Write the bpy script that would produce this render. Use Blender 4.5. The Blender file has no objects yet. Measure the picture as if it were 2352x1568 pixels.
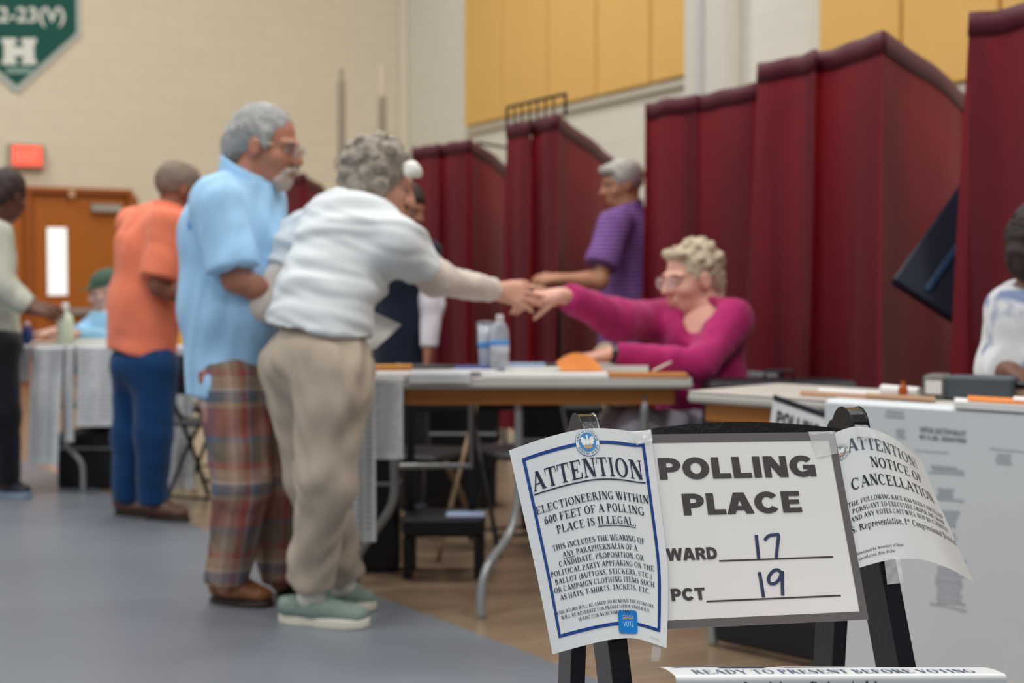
import bpy, math, random
import numpy as np
from mathutils import Vector, Matrix

random.seed(7); RNG = np.random.default_rng(7)
SC = bpy.context.scene
COL = SC.collection

# ------------------------------------------------------------------ camera, light, exposure
F_PX, CU, CV, CAM_H, HORIZON = 3267.0, 1176.0, 784.0, 1.06, 660.0
PITCH = math.atan((CV - HORIZON) / F_PX)
cam_d = bpy.data.cameras.new('camera'); cam = bpy.data.objects.new('camera', cam_d); COL.objects.link(cam)
cam_d.sensor_width = 36.0; cam_d.lens = F_PX / 2352 * 36.0
cam.location = (0, 0, CAM_H); cam.rotation_euler = (math.pi/2 - PITCH, 0, 0)
cam_d.dof.use_dof = True; cam_d.dof.focus_distance = 1.90; cam_d.dof.aperture_fstop = 4.2
cam_d.clip_start = 0.05; cam_d.clip_end = 100
SC.camera = cam
SC.view_settings.view_transform = 'Standard'; SC.view_settings.look = 'None'
SC.view_settings.gamma = 1.0; SC.view_settings.use_curve_mapping = False
SC.view_settings.exposure = 0.0
wd = bpy.data.worlds.new('gym_air'); SC.world = wd; wd.use_nodes = True
wb = wd.node_tree.nodes['Background']; wb.inputs[0].default_value = (0.86, 0.93, 1.0, 1); wb.inputs[1].default_value = 0.20

def area(name, loc, size, power, color=(1, .975, .94), rot=(0, 0, 0)):
    l = bpy.data.lights.new(name, 'AREA'); l.shape = 'RECTANGLE'; l.size, l.size_y = size
    l.energy = power; l.color = color
    o = bpy.data.objects.new(name, l); COL.objects.link(o); o.location = loc; o.rotation_euler = rot
    return o
for ix, x in enumerate((-6.5, -1.5, 3.5)):          # rows of high bay fixtures under the gym roof
    for iy, y in enumerate((-2.0, 2.5, 7.0, 12.0)):
        area('high_bay_light', (x, y, 7.6), (1.6, 1.2), 150)
# broad cool area light high on the left, behind the camera
area('cool_side_light', (-9, -3, 4.5), (5, 3.5), 110, (.90, .95, 1.0), (math.radians(62), 0, math.radians(-60)))

# ------------------------------------------------------------------ helpers
def P(u, v, D):
    """world point seen at photo pixel (u, v), D metres in front of the camera along the floor"""
    rx = (u - CU) / F_PX; ry = (CV - v) / F_PX
    y = math.cos(PITCH) + ry * math.sin(PITCH); z = -math.sin(PITCH) + ry * math.cos(PITCH)
    k = D / y
    return np.array((rx * k, D, CAM_H + z * k))
def ray(u, v):
    return P(u, v, 1.0) - np.array((0, 0, CAM_H))
def lin(c):
    return tuple((x/255/12.92 if x/255 <= .04045 else ((x/255+.055)/1.055)**2.4) for x in c)
def V3(*a): return np.array(a, float)
def nrm(a):
    a = np.asarray(a, float); return a / (np.linalg.norm(a) + 1e-12)

MATS = {}
def mat(name, rgb, rough=.6, gain=1.25, spec=.4, var=0., vscale=30., bump=0., bscale=60., metal=0., alpha=1., trans=0., emit=None, estr=1., coat=0., sheen=0., stretch=None):
    if name in MATS: return MATS[name]
    m = bpy.data.materials.new(name); m.use_nodes = True; nt = m.node_tree; N = nt.nodes; L = nt.links
    b = N['Principled BSDF']
    c = [min(.9, x*gain) for x in lin(rgb)]
    b.inputs['Base Color'].default_value = (*c, 1); b.inputs['Roughness'].default_value = rough
    b.inputs['Specular IOR Level'].default_value = spec; b.inputs['Metallic'].default_value = metal
    b.inputs['Alpha'].default_value = alpha
    if trans: b.inputs['Transmission Weight'].default_value = trans
    if coat: b.inputs['Coat Weight'].default_value = coat; b.inputs['Coat Roughness'].default_value = .12
    if sheen: b.inputs['Sheen Weight'].default_value = sheen
    if emit: b.inputs['Emission Color'].default_value = (*lin(emit), 1); b.inputs['Emission Strength'].default_value = estr
    if var or bump:
        tc = N.new('ShaderNodeTexCoord'); mp = N.new('ShaderNodeMapping'); L.new(tc.outputs['Object'], mp.inputs[0])
        if stretch: mp.inputs['Scale'].default_value = stretch
    if var:
        nz = N.new('ShaderNodeTexNoise'); nz.inputs['Scale'].default_value = vscale; nz.inputs['Detail'].default_value = 4
        L.new(mp.outputs[0], nz.inputs['Vector'])
        mx = N.new('ShaderNodeMix'); mx.data_type = 'RGBA'
        mx.inputs['A'].default_value = (*[x*(1-var) for x in c], 1); mx.inputs['B'].default_value = (*[min(.95, x*(1+var)) for x in c], 1)
        L.new(nz.outputs['Fac'], mx.inputs['Factor']); L.new(mx.outputs['Result'], b.inputs['Base Color'])
    if bump:
        n2 = N.new('ShaderNodeTexNoise'); n2.inputs['Scale'].default_value = bscale; n2.inputs['Detail'].default_value = 3
        L.new(mp.outputs[0], n2.inputs['Vector'])
        bp = N.new('ShaderNodeBump'); bp.inputs['Strength'].default_value = bump; bp.inputs['Distance'].default_value = .01
        L.new(n2.outputs['Fac'], bp.inputs['Height']); L.new(bp.outputs[0], b.inputs['Normal'])
    MATS[name] = m
    return m

def tag(o, label=None, cat=None, group=None, kind=None):
    if label: o['label'] = label
    if cat: o['category'] = cat
    if group: o['group'] = group
    if kind: o['kind'] = kind
    return o
def link_mesh(name, me, mats, parent, base):
    o = bpy.data.objects.new(name, me); COL.objects.link(o)
    for m in (mats if isinstance(mats, (list, tuple)) else [mats]): me.materials.append(m)
    if parent is not None: o.parent = parent
    else: o.location = base
    return o
def world_loc(o):
    p = np.zeros(3)
    while o is not None:
        p += np.array(o.location); o = o.parent
    return p
def build(name, verts, faces, mats, parent=None, base=None, smooth=False, mi=None):
    """one mesh object from world coordinates; base = its origin when it is top-level"""
    verts = np.asarray(verts, float).reshape(-1, 3)
    if parent is not None: org = world_loc(parent)
    elif base is None: org = np.array((*(verts[:, :2].min(0) + verts[:, :2].max(0))/2, verts[:, 2].min()))
    else: org = np.asarray(base, float)
    me = bpy.data.meshes.new(name); lv = verts - org
    if isinstance(faces, np.ndarray):
        nf, k = faces.shape
        me.vertices.add(len(lv)); me.vertices.foreach_set('co', lv.ravel())
        me.loops.add(nf*k); me.loops.foreach_set('vertex_index', faces.ravel().astype(np.int32))
        me.polygons.add(nf); me.polygons.foreach_set('loop_start', np.arange(0, nf*k, k, dtype=np.int32))
        me.update(calc_edges=True)
    else:
        me.from_pydata([tuple(v) for v in lv], [], faces)
    if smooth: me.polygons.foreach_set('use_smooth', np.ones(len(me.polygons), bool))
    o = link_mesh(name, me, mats, parent, org)
    if mi is not None: me.polygons.foreach_set('material_index', np.asarray(mi, np.int32))
    me.validate(); me.update()
    return o
def empty(name, base, label, cat, group=None):
    o = bpy.data.objects.new(name, None); COL.objects.link(o); o.location = base; o.empty_display_size = .1
    return tag(o, label, cat, group)

class Geo:
    def __init__(s): s.v = []; s.f = []
    def add(s, vs, fs):
        n = len(s.v); s.v += [tuple(map(float, v)) for v in vs]; s.f += [tuple(i+n for i in f) for f in fs]; return s
    def box(s, c, size, ax=None, bev=0.):
        """box with centre c, full size, axes ax (3 unit vectors); chamfered edges"""
        ax = ax if ax is not None else np.eye(3); h = np.asarray(size, float)/2; c = np.asarray(c, float)
        if bev <= 0:
            vs = [c + ax[0]*h[0]*i + ax[1]*h[1]*j + ax[2]*h[2]*k for i in (-1, 1) for j in (-1, 1) for k in (-1, 1)]
            return s.add(vs, [(0,1,3,2),(4,6,7,5),(0,4,5,1),(2,3,7,6),(0,2,6,4),(1,5,7,3)])
        b = min(bev, *(h*.95)); vs = []; idx = {}
        for i in (-1, 1):
            for j in (-1, 1):
                for k in (-1, 1):
                    for a in range(3):
                        q = [h[0]-b, h[1]-b, h[2]-b]; q[a] = h[a]
                        idx[(i, j, k, a)] = len(vs); vs.append(c + ax[0]*q[0]*i + ax[1]*q[1]*j + ax[2]*q[2]*k)
        fs = []
        sg = [(-1,-1),(1,-1),(1,1),(-1,1)]
        for a in range(3):
            for d in (-1, 1):
                o = [x for x in range(3) if x != a]; loop = []
                for p, q in sg:
                    t = [0]*3; t[a] = d; t[o[0]] = p; t[o[1]] = q; loop.append(idx[(*t, a)])
                fs.append(tuple(loop))
        for a in range(3):
            o = [x for x in range(3) if x != a]
            for p in (-1, 1):
                for q in (-1, 1):
                    l = []
                    for d, w in ((-1, o[0]), (1, o[0]), (1, o[1]), (-1, o[1])):
                        t = [0]*3; t[a] = d; t[o[0]] = p; t[o[1]] = q; l.append(idx[(*t, w)])
                    fs.append(tuple(l))
        for i in (-1, 1):
            for j in (-1, 1):
                for k in (-1, 1): fs.append(tuple(idx[(i, j, k, a)] for a in range(3)))
        return s.add(vs, fs)
    def tube(s, pts, r, n=10, caps=True, flat=None):
        pts = [np.asarray(p, float) for p in pts]; m = len(pts)
        r = [r]*m if np.isscalar(r) else r; vs = []; ref = V3(0, 0, 1); prev = None
        for i, p in enumerate(pts):
            t = nrm(pts[min(i+1, m-1)] - pts[max(i-1, 0)])
            if prev is None:
                a = np.cross(t, ref)
                if np.linalg.norm(a) < .1: a = np.cross(t, V3(1, 0, 0))
            else: a = prev - t*np.dot(prev, t)
            a = nrm(a); b = np.cross(t, a); prev = a
            for k in range(n):
                th = 2*math.pi*k/n; vs.append(p + r[i]*(a*math.cos(th) + b*math.sin(th)))
        fs = [(i*n+k, i*n+(k+1) % n, (i+1)*n+(k+1) % n, (i+1)*n+k) for i in range(m-1) for k in range(n)]
        if caps: fs += [tuple(range(n))[::-1], tuple((m-1)*n+k for k in range(n))]
        return s.add(vs, fs)
    def lathe(s, base, prof, n=20, ax=None):
        ax = ax if ax is not None else np.eye(3); base = np.asarray(base, float); vs = []; m = len(prof)
        for r, z in prof:
            for k in range(n):
                th = 2*math.pi*k/n; vs.append(base + ax[0]*r*math.cos(th) + ax[1]*r*math.sin(th) + ax[2]*z)
        fs = [(i*n+k, i*n+(k+1) % n, (i+1)*n+(k+1) % n, (i+1)*n+k) for i in range(m-1) for k in range(n)]
        if prof[0][0] > 1e-6: fs.append(tuple(range(n))[::-1])
        if prof[-1][0] > 1e-6: fs.append(tuple((m-1)*n+k for k in range(n)))
        return s.add(vs, fs)
    def grid(s, fn, nu, nv, thick=0., nfn=None):
        """surface fn(a, b), a and b in 0..1; thick = a closed sheet"""
        top = [np.asarray(fn(i/nu, j/nv), float) for j in range(nv+1) for i in range(nu+1)]
        q = [(j*(nu+1)+i, j*(nu+1)+i+1, (j+1)*(nu+1)+i+1, (j+1)*(nu+1)+i) for j in range(nv) for i in range(nu)]
        if not thick: return s.add(top, q)
        T = np.array(top).reshape(nv+1, nu+1, 3); du = np.gradient(T, axis=1); dv = np.gradient(T, axis=0)
        nn = np.cross(du, dv); nn /= (np.linalg.norm(nn, axis=2, keepdims=True)+1e-12)
        bot = (T + nn*thick).reshape(-1, 3); k = len(top); vs = top + list(bot)
        fs = list(q) + [tuple(x+k for x in f[::-1]) for f in q]
        rim = [j for j in range(nu+1)] + [j*(nu+1)+nu for j in range(1, nv+1)] + [nv*(nu+1)+i for i in range(nu-1, -1, -1)] + [j*(nu+1) for j in range(nv-1, 0, -1)]
        for a, b in zip(rim, rim[1:]+rim[:1]): fs.append((b, a, a+k, b+k))
        return s.add(vs, fs)
    def obj(s, name, m, parent=None, base=None, smooth=False):
        return build(name, s.v, s.f, m, parent, base, smooth)
def smooth_path(pts, n=6):
    """Catmull-Rom through pts"""
    pts = [np.asarray(p, float) for p in pts]; out = []
    q = [2*pts[0]-pts[1]] + pts + [2*pts[-1]-pts[-2]]
    for i in range(1, len(q)-2):
        for k in range(n):
            t = k/n; a, b, c, d = q[i-1], q[i], q[i+1], q[i+2]
            out.append(.5*((2*b) + (-a+c)*t + (2*a-5*b+4*c-d)*t*t + (-a+3*b-3*c+d)*t**3))
    out.append(pts[-1]); return out
def copy_tree(o, parent=None):
    c = o.copy(); COL.objects.link(c); c.parent = parent
    for ch in list(o.children): copy_tree(ch, c)
    return c
# ------------------------------------------------------------------ lettering
TK, TN = .21, .075
def _r(x0, y0, x1, y1): return [(x0, y0), (x1, y0), (x1, y1), (x0, y1)]
def _st(x, y0=0, y1=1, w=TK): return _r(x-w/2, y0, x+w/2, y1)
def _sf(x, y, h): return _r(x-h, y, x+h, y+TN*.7) if y < .5 else _r(x-h, y-TN*.7, x+h, y)
def _dg(x0, y0, x1, y1, w): return [(x0-w/2, y0), (x0+w/2, y0), (x1+w/2, y1), (x1-w/2, y1)]
def _arc(cx, cy, rx, ry, a0, a1, tk=TK, tn=TN, n=None):
    n = n or max(3, int(abs(a1-a0)/18)); out = []
    for i in range(n):
        t = [math.radians(a0+(a1-a0)*(i+d)/n) for d in (0, 1)]
        o = [(cx+rx*math.cos(x), cy+ry*math.sin(x)) for x in t]; q = [(cx+(rx-tk)*math.cos(x), cy+(ry-tn)*math.sin(x)) for x in t]
        out.append([o[0], o[1], q[1], q[0]])
    return out
def _serif_glyphs():
    G = {}
    S = lambda x, w=.2: [_sf(x, 0, w), _sf(x, 1, w)]
    G['A'] = (1.07, [_dg(.11, 0, .5, 1, .09), _dg(.9, 0, .53, 1.0, .26), _r(.22, .3, .76, .37), _sf(.12, 0, .13), _sf(.9, 0, .18)])
    G['B'] = (.98, [_st(.26)] + S(.22, .18) + _arc(.4, .755, .38, .245, -90, 90) + _arc(.42, .275, .46, .275, -90, 90) + [_r(.2, .93, .42, 1), _r(.2, .47, .44, .54), _r(.2, 0, .44, .07)])
    cc = _arc(.55, .5, .5, .52, 48, 312) + [_r(.9, .66, .95, 1.0)]
    G['C'] = (1.07, cc); G['D'] = (1.09, [_st(.26)] + S(.22, .18) + _arc(.44, .5, .58, .5, -90, 90) + [_r(.2, .93, .46, 1), _r(.2, 0, .46, .07)])
    G['E'] = (1.0, [_st(.26)] + S(.22, .18) + [_r(.2, .93, .86, 1), _r(.2, .47, .62, .54), _r(.2, 0, .9, .07), [(.8, 1), (.88, 1), (.9, .7), (.86, .7)], [(.82, 0), (.92, 0), (.96, .32), (.91, .32)], _r(.58, .34, .64, .67)])
    G['F'] = (.92, [_st(.26)] + S(.22, .18) + [_r(.2, .93, .86, 1), _r(.2, .47, .62, .54), [(.8, 1), (.88, 1), (.9, .7), (.86, .7)], _r(.58, .34, .64, .67)])
    G['G'] = (1.15, cc + [_st(.88, .03, .42), _r(.66, .38, 1.08, .44)])
    G['H'] = (1.15, [_st(.26), _st(.89), _r(.26, .47, .89, .54)] + S(.26, .2) + S(.89, .2))
    G['I'] = (.58, [_st(.29)] + S(.29, .21))
    G['J'] = (.74, [_st(.46, .2, 1)] + [_sf(.46, 1, .2)] + _arc(.27, .22, .295, .24, -180, 0, .15))
    G['K'] = (1.15, [_st(.26)] + S(.26, .19) + [_dg(.36, .4, .93, 1, .1), _dg(.95, 0, .5, .62, .25), _sf(.9, 1, .16), _sf(.96, 0, .18)])
    G['L'] = (.98, [_st(.26)] + S(.26, .19) + [_r(.2, 0, .9, .07), [(.82, 0), (.92, 0), (.96, .34), (.91, .34)]])
    G['M'] = (1.4, [_st(.22, 0, 1, .09), _st(1.15), _dg(.7, 0, .3, 1, .24), _dg(.7, 0, 1.1, 1, .09), _sf(.22, 0, .15), _sf(1.15, 0, .2), _sf(.2, 1, .15), _sf(1.18, 1, .18)])
    G['N'] = (1.07, [_st(.2, 0, 1, .09), _st(.9, 0, 1, .09), _dg(.86, 0, .26, 1, .26), _sf(.2, 0, .16), _sf(.9, 1, .16), _sf(.17, 1, .14)])
    G['O'] = (1.15, _arc(.575, .5, .52, .52, 0, 360)); G['Q'] = (1.15, _arc(.575, .5, .52, .52, 0, 360) + [_dg(.95, -.2, .6, .08, .2)])
    G['P'] = (.92, [_st(.26)] + S(.24, .2) + _arc(.42, .73, .43, .27, -90, 90) + [_r(.2, .93, .44, 1), _r(.2, .46, .44, .53)])
    G['R'] = (1.07, [_st(.26)] + S(.24, .2) + _arc(.42, .735, .41, .265, -90, 90) + [_r(.2, .93, .44, 1), _r(.2, .47, .44, .54), _dg(.94, 0, .55, .52, .25), _sf(.96, 0, .14)])
    G['S'] = (.84, _arc(.4, .735, .32, .275, 40, 250, .17) + _arc(.42, .275, .36, .285, -145, 70, .19) + [[(.12, .66), (.26, .76), (.76, .36), (.6, .22)], _r(.63, .7, .68, 1), _r(.06, .0, .11, .32)])
    G['T'] = (.98, [_st(.49), _sf(.49, 0, .2), _r(.05, .93, .93, 1), _r(.04, .68, .09, 1), _r(.89, .68, .94, 1)])
    G['U'] = (1.07, [_st(.26, .3, 1), _st(.9, .3, 1, .09), _sf(.26, 1, .2), _sf(.9, 1, .15)] + _arc(.55, .32, .395, .34, 180, 360, .2, .1))
    G['V'] = (1.07, [_dg(.53, 0, .2, 1, .25), _dg(.55, 0, .9, 1, .09), _sf(.2, 1, .19), _sf(.9, 1, .14)])
    G['W'] = (1.48, [_dg(.46, 0, .17, 1, .24), _dg(.48, 0, .74, 1, .09), _dg(1.0, 0, .72, 1, .24), _dg(1.02, 0, 1.33, 1, .09), _sf(.17, 1, .17), _sf(.72, 1, .17), _sf(1.33, 1, .13)])
    G['X'] = (1.07, [_dg(.92, 0, .2, 1, .26), _dg(.12, 0, .88, 1, .09), _sf(.12, 0, .13), _sf(.9, 0, .18), _sf(.22, 1, .18), _sf(.9, 1, .13)])
    G['Y'] = (1.07, [_dg(.52, .45, .18, 1, .25), _dg(.56, .45, .92, 1, .09), _st(.54, 0, .5), _sf(.54, 0, .2), _sf(.2, 1, .19), _sf(.92, 1, .13)])
    G['Z'] = (1.0, [_r(.1, .93, .9, 1), _r(.1, 0, .9, .07), _dg(.25, 0, .78, 1, .26)])
    G['0'] = (.74, _arc(.37, .5, .33, .51, 0, 360)); G['1'] = (.6, [_st(.32), _sf(.32, 0, .2), [(.22, 1), (.22, .9), (.05, .8), (.05, .86)]])
    G['2'] = (.74, _arc(.36, .7, .29, .31, -20, 170, .18) + [_dg(.12, .06, .56, .62, .14), _r(.05, 0, .68, .13)])
    G['4'] = (.74, [_st(.48, 0, 1, .18), _r(.03, .22, .7, .34), _dg(.09, .3, .48, 1, .09)])
    G['6'] = (.74, _arc(.37, .32, .33, .33, 0, 360) + _arc(.62, .4, .58, .62, 100, 180, .2)); G['8'] = (.74, _arc(.37, .75, .27, .26, 0, 360, .17) + _arc(.37, .27, .33, .28, 0, 360, .19))
    G['3'] = (.74, _arc(.33, .75, .29, .26, -90, 150, .18) + _arc(.33, .27, .34, .28, -150, 90, .19)); G['5'] = (.74, _arc(.33, .31, .34, .32, -150, 120, .19) + [_st(.17, .5, 1, .08), _r(.14, .88, .64, 1)])
    G['7'] = (.74, [_r(.05, .86, .68, 1), _dg(.24, 0, .6, .9, .2)])
    G['9'] = (.74, _arc(.37, .68, .33, .33, 0, 360) + _arc(.12, .6, .58, .62, -80, 0, .2))
    G['.'] = (.37, [_r(.1, 0, .27, .17)]); G[','] = (.37, [_r(.1, 0, .27, .17), [(.2, .02), (.27, .05), (.2, -.2), (.1, -.22)]]); G[':'] = (.45, [_r(.14, 0, .31, .17), _r(.14, .5, .31, .67)])
    G['-'] = (.5, [_r(.05, .27, .44, .4)]); G['!'] = (.5, [_r(.16, 0, .34, .17), [(.19, .26), (.31, .26), (.36, 1), (.14, 1)]]); G["'"] = (.4, [[(.14, 1), (.3, 1), (.22, .68), (.16, .68)]])
    G['('] = (.5, _arc(.62, .38, .5, .68, 120, 240, .14, .05)); G[')'] = (.5, _arc(-.12, .38, .5, .68, -60, 60, .14, .05)); G['/'] = (.42, [_dg(.02, -.05, .4, 1.02, .1)])
    X = .69; tk = .18
    bowl = lambda cx=.33: _arc(cx, X/2, .29, X/2+.02, 0, 360, .15, .06)
    shoulder = lambda x0, x1: _arc((x0+x1)/2, X-.24, (x1-x0)/2+.09, .25, 0, 165, .17, .08) + [_st(x1, 0, X-.22, tk)]
    G['a'] = (.74, _arc(.26, .18, .24, .2, 60, 330, .14, .06) + [_st(.48, .06, .5, tk)] + _arc(.32, .46, .25, .24, 0, 150, .15, .07) + [_r(.48, 0, .68, .08)])
    G['b'] = (.82, [_st(.2, 0, 1, tk), _r(.03, .93, .2, 1)] + _arc(.42, X/2, .32, X/2+.02, -120, 120, .16, .07)); G['c'] = (.66, _arc(.36, X/2, .31, X/2+.02, 45, 315, .17, .07) + [_r(.47, .44, .6, .58)])
    G['d'] = (.82, [_st(.6, 0, 1, tk), _r(.44, .93, .62, 1), _r(.6, 0, .78, .06)] + _arc(.38, X/2, .32, X/2+.02, 60, 300, .17, .07)); G['e'] = (.66, _arc(.35, X/2, .31, X/2+.02, 0, 320, .17, .07) + [_r(.14, .34, .62, .4)])
    G['f'] = (.5, [_st(.25, 0, .8, tk), _sf(.25, 0, .19), _r(.02, X-.06, .48, X)] + _arc(.38, .78, .22, .25, 40, 180, .15, .09)); G['g'] = (.74, _arc(.34, .44, .27, .27, 0, 360, .14, .06) + _arc(.35, -.1, .32, .2, 0, 360, .1, .07) + [_r(.18, .06, .56, .17), _r(.55, .55, .72, .64)])
    G['h'] = (.82, [_st(.2, 0, 1, tk), _r(.03, .93, .2, 1), _sf(.2, 0, .17), _sf(.62, 0, .17)] + shoulder(.2, .62)); G['i'] = (.42, [_st(.21, 0, X, tk), _sf(.21, 0, .18), _r(.04, X-.06, .2, X), _r(.12, .82, .3, 1)])
    G['l'] = (.42, [_st(.21, 0, 1, tk), _sf(.21, 0, .18), _r(.04, .93, .2, 1)]); G['n'] = (.82, [_st(.2, 0, X, tk), _r(.03, X-.06, .2, X), _sf(.2, 0, .17), _sf(.62, 0, .17)] + shoulder(.2, .62))
    G['o'] = (.74, _arc(.37, X/2, .33, X/2+.02, 0, 360, .17, .07)); G['p'] = (.82, [_st(.2, -.3, X, tk), _r(.03, X-.06, .2, X), _sf(.2, -.3, .18)] + _arc(.42, X/2, .34, X/2+.02, -120, 120, .17, .07))
    G['r'] = (.66, [_st(.21, 0, X, tk), _r(.03, X-.06, .2, X), _sf(.21, 0, .19), _r(.44, .46, .62, .64)] + _arc(.46, .4, .26, .27, 70, 160, .14, .09)); G['s'] = (.58, _arc(.28, .5, .22, .2, 40, 250, .13, .06) + _arc(.3, .19, .24, .2, -145, 70, .14, .06) + [[(.08, .45), (.18, .54), (.52, .26), (.42, .16)]])
    G['t'] = (.5, [_st(.22, .06, .86, tk), _r(.02, X-.06, .45, X), _r(.2, 0, .44, .09)]); G['u'] = (.82, [_st(.2, .12, X, tk), _st(.6, 0, X, tk), _r(.03, X-.06, .2, X), _r(.44, X-.06, .6, X), _r(.6, 0, .78, .06)] + _arc(.38, .2, .27, .22, 180, 300, .17, .09))
    G['v'] = (.74, [_dg(.36, 0, .14, X, .2), _dg(.38, 0, .62, X, .08), _sf(.14, X-.0, .0), _r(0, X-.06, .3, X), _r(.5, X-.06, .74, X)]); G['y'] = (.74, [_dg(.4, 0, .14, X, .2), _dg(.22, -.28, .62, X, .09), _r(0, X-.06, .3, X), _r(.5, X-.06, .74, X), _r(.06, -.3, .24, -.16)])
    G['m'] = (1.23, [_st(.2, 0, X, tk), _sf(.2, 0, .17), _sf(.62, 0, .17), _sf(1.02, 0, .17)] + shoulder(.2, .62) + shoulder(.62, 1.02))
    return G
SERIF = _serif_glyphs()
def _black_glyphs():
    G = {}; st = _r(.06, 0, .36, 1)
    pb = [st, _r(.3, .78, .52, 1), _r(.3, .34, .52, .56)] + _arc(.5, .67, .42, .33, -90, 90, .30, .22)
    G['P'] = (.94, pb); G['R'] = (1.0, pb + [_dg(.84, 0, .58, .45, .33)]); G['O'] = (1.12, _arc(.56, .5, .53, .52, 0, 360, .31, .25)); G['C'] = (1.08, _arc(.56, .5, .53, .52, 38, 322, .31, .25))
    G['G'] = (1.14, _arc(.56, .5, .53, .52, 40, 300, .31, .25) + [_r(.58, .36, 1.08, .56), _r(.82, 0, 1.08, .5), [(.5, -.02), (.84, .14), (.84, .36), (.56, .23)]])
    G['L'] = (.82, [st, _r(.06, 0, .80, .23)]); G['I'] = (.42, [st]); G['E'] = (.88, [st, _r(.06, 0, .84, .22), _r(.06, .78, .83, 1), _r(.06, .40, .78, .60)])
    G['N'] = (1.06, [_r(.06, 0, .33, 1), _r(.73, 0, 1.0, 1), _dg(.84, 0, .24, 1, .36)]); G['A'] = (1.10, [_dg(.17, 0, .5, 1, .33), _dg(.93, 0, .6, 1, .33), _r(.3, .17, .8, .37)])
    G['W'] = (1.48, [_dg(.40, 0, .17, 1, .30), _dg(.42, 0, .73, 1, .27), _dg(1.06, 0, .75, 1, .27), _dg(1.08, 0, 1.32, 1, .30)]); G['D'] = (1.04, [st, _r(.3, .77, .48, 1), _r(.3, 0, .48, .23)] + _arc(.46, .5, .54, .5, -90, 90, .30, .23))
    G['T'] = (.92, [_r(.31, 0, .61, 1), _r(.02, .77, .90, 1)]); return G
BLACKG = _black_glyphs()
def black_line(pg, txt, x0, x1, y, cap):
    w = sum(BLACKG[c][0]+.01 for c in txt); k = (x1-x0)/w; x = x0
    for c in txt:
        for p in BLACKG[c][1]: pg.append([(x+a*k, y+b*cap) for a, b in p])
        x += (BLACKG[c][0]+.01)*k
def serif_w(txt, sp=0.): return sum((.37 if c == ' ' else SERIF[c][0]) + sp for c in txt) - sp
def serif_line(pg, txt, xc, y, cap, width=None, align='c', sp=0.05):
    """append the polygons of one line: cap = capital height, width = forced line width; returns x0, x1"""
    w = serif_w(txt, sp); kx = cap if width is None else width/w
    x = xc - w*kx/2 if align == 'c' else xc; x0 = x
    for c in txt:
        if c == ' ': x += (.37+sp)*kx; continue
        a, ps = SERIF[c]
        for p in ps: pg.append([(x + px*kx, y + py*cap) for px, py in p])
        x += (a+sp)*kx
    return x0, x
def bar(pg, x0, y0, x1, y1, n=1):
    for i in range(n):
        a, b = i/n, (i+1)/n; 
        if abs(x1-x0) >= abs(y1-y0): pg.append(_r(x0+(x1-x0)*a, y0, x0+(x1-x0)*b, y1))
        else: pg.append(_r(x0, y0+(y1-y0)*a, x1, y0+(y1-y0)*b))
def poly_obj(name, pg, fn, m, parent, smooth=False):
    """flat print: polygons in sheet coordinates laid on the sheet by fn(x, y)"""
    vs = []; fs = []
    for i, p in enumerate(pg):
        x, y = p[0]; q = np.asarray(fn(x, y), float); n = nrm(np.cross(fn(x+.001, y)-q, fn(x, y+.001)-q))*6e-6*(i % 40)   # overlapping strokes never share a plane
        fs.append(tuple(range(len(vs), len(vs)+len(p)))); vs += [fn(x, y)+n for x, y in p]
    o = build(name, vs, fs, m, parent)
    if len(pg) > 60: o['kind'] = 'stuff'
    return o
def sans_polys(txt, bold=.0, size=1.0):
    """bold grotesque letters from Blender's own built-in font: triangles in capital-height units"""
    cu = bpy.data.curves.new('lettering', 'FONT'); cu.body = txt; cu.size = size; cu.offset = bold; cu.resolution_u = 4
    o = bpy.data.objects.new('lettering', cu); COL.objects.link(o)
    dg = bpy.context.evaluated_depsgraph_get(); me = o.evaluated_get(dg).to_mesh()
    vs = np.array([v.co[:2] for v in me.vertices]); fs = [tuple(p.vertices) for p in me.polygons]
    o.evaluated_get(dg).to_mesh_clear(); bpy.data.objects.remove(o); bpy.data.curves.remove(cu)
    return vs, fs
def sans_line(pg, txt, x0, x1, y, cap, bold=.03):
    vs, fs = sans_polys(txt, bold)
    lo, hi = vs.min(0), vs.max(0)
    kx = (x1-x0)/(hi[0]-lo[0]); h = sans_polys('H', bold)[0]; hl, hh = h[:, 1].min(), h[:, 1].max()
    q = np.column_stack((x0 + (vs[:, 0]-lo[0])*kx, y + (vs[:, 1]-hl)*cap/(hh-hl)))
    for f in fs: pg.append([tuple(q[i]) for i in f])
def ribbon(pg, pts, w):
    pts = [np.asarray(p, float) for p in smooth_path([np.array((*p, 0.)) for p in pts], 5)]; L = []; R = []
    for i, p in enumerate(pts):
        t = nrm(pts[min(i+1, len(pts)-1)] - pts[max(i-1, 0)]); n = np.array((-t[1], t[0], 0))*w/2
        L.append((p+n)[:2]); R.append((p-n)[:2])
    for i in range(len(pts)-1): pg.append([tuple(L[i]), tuple(R[i]), tuple(R[i+1]), tuple(L[i+1])])
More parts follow.
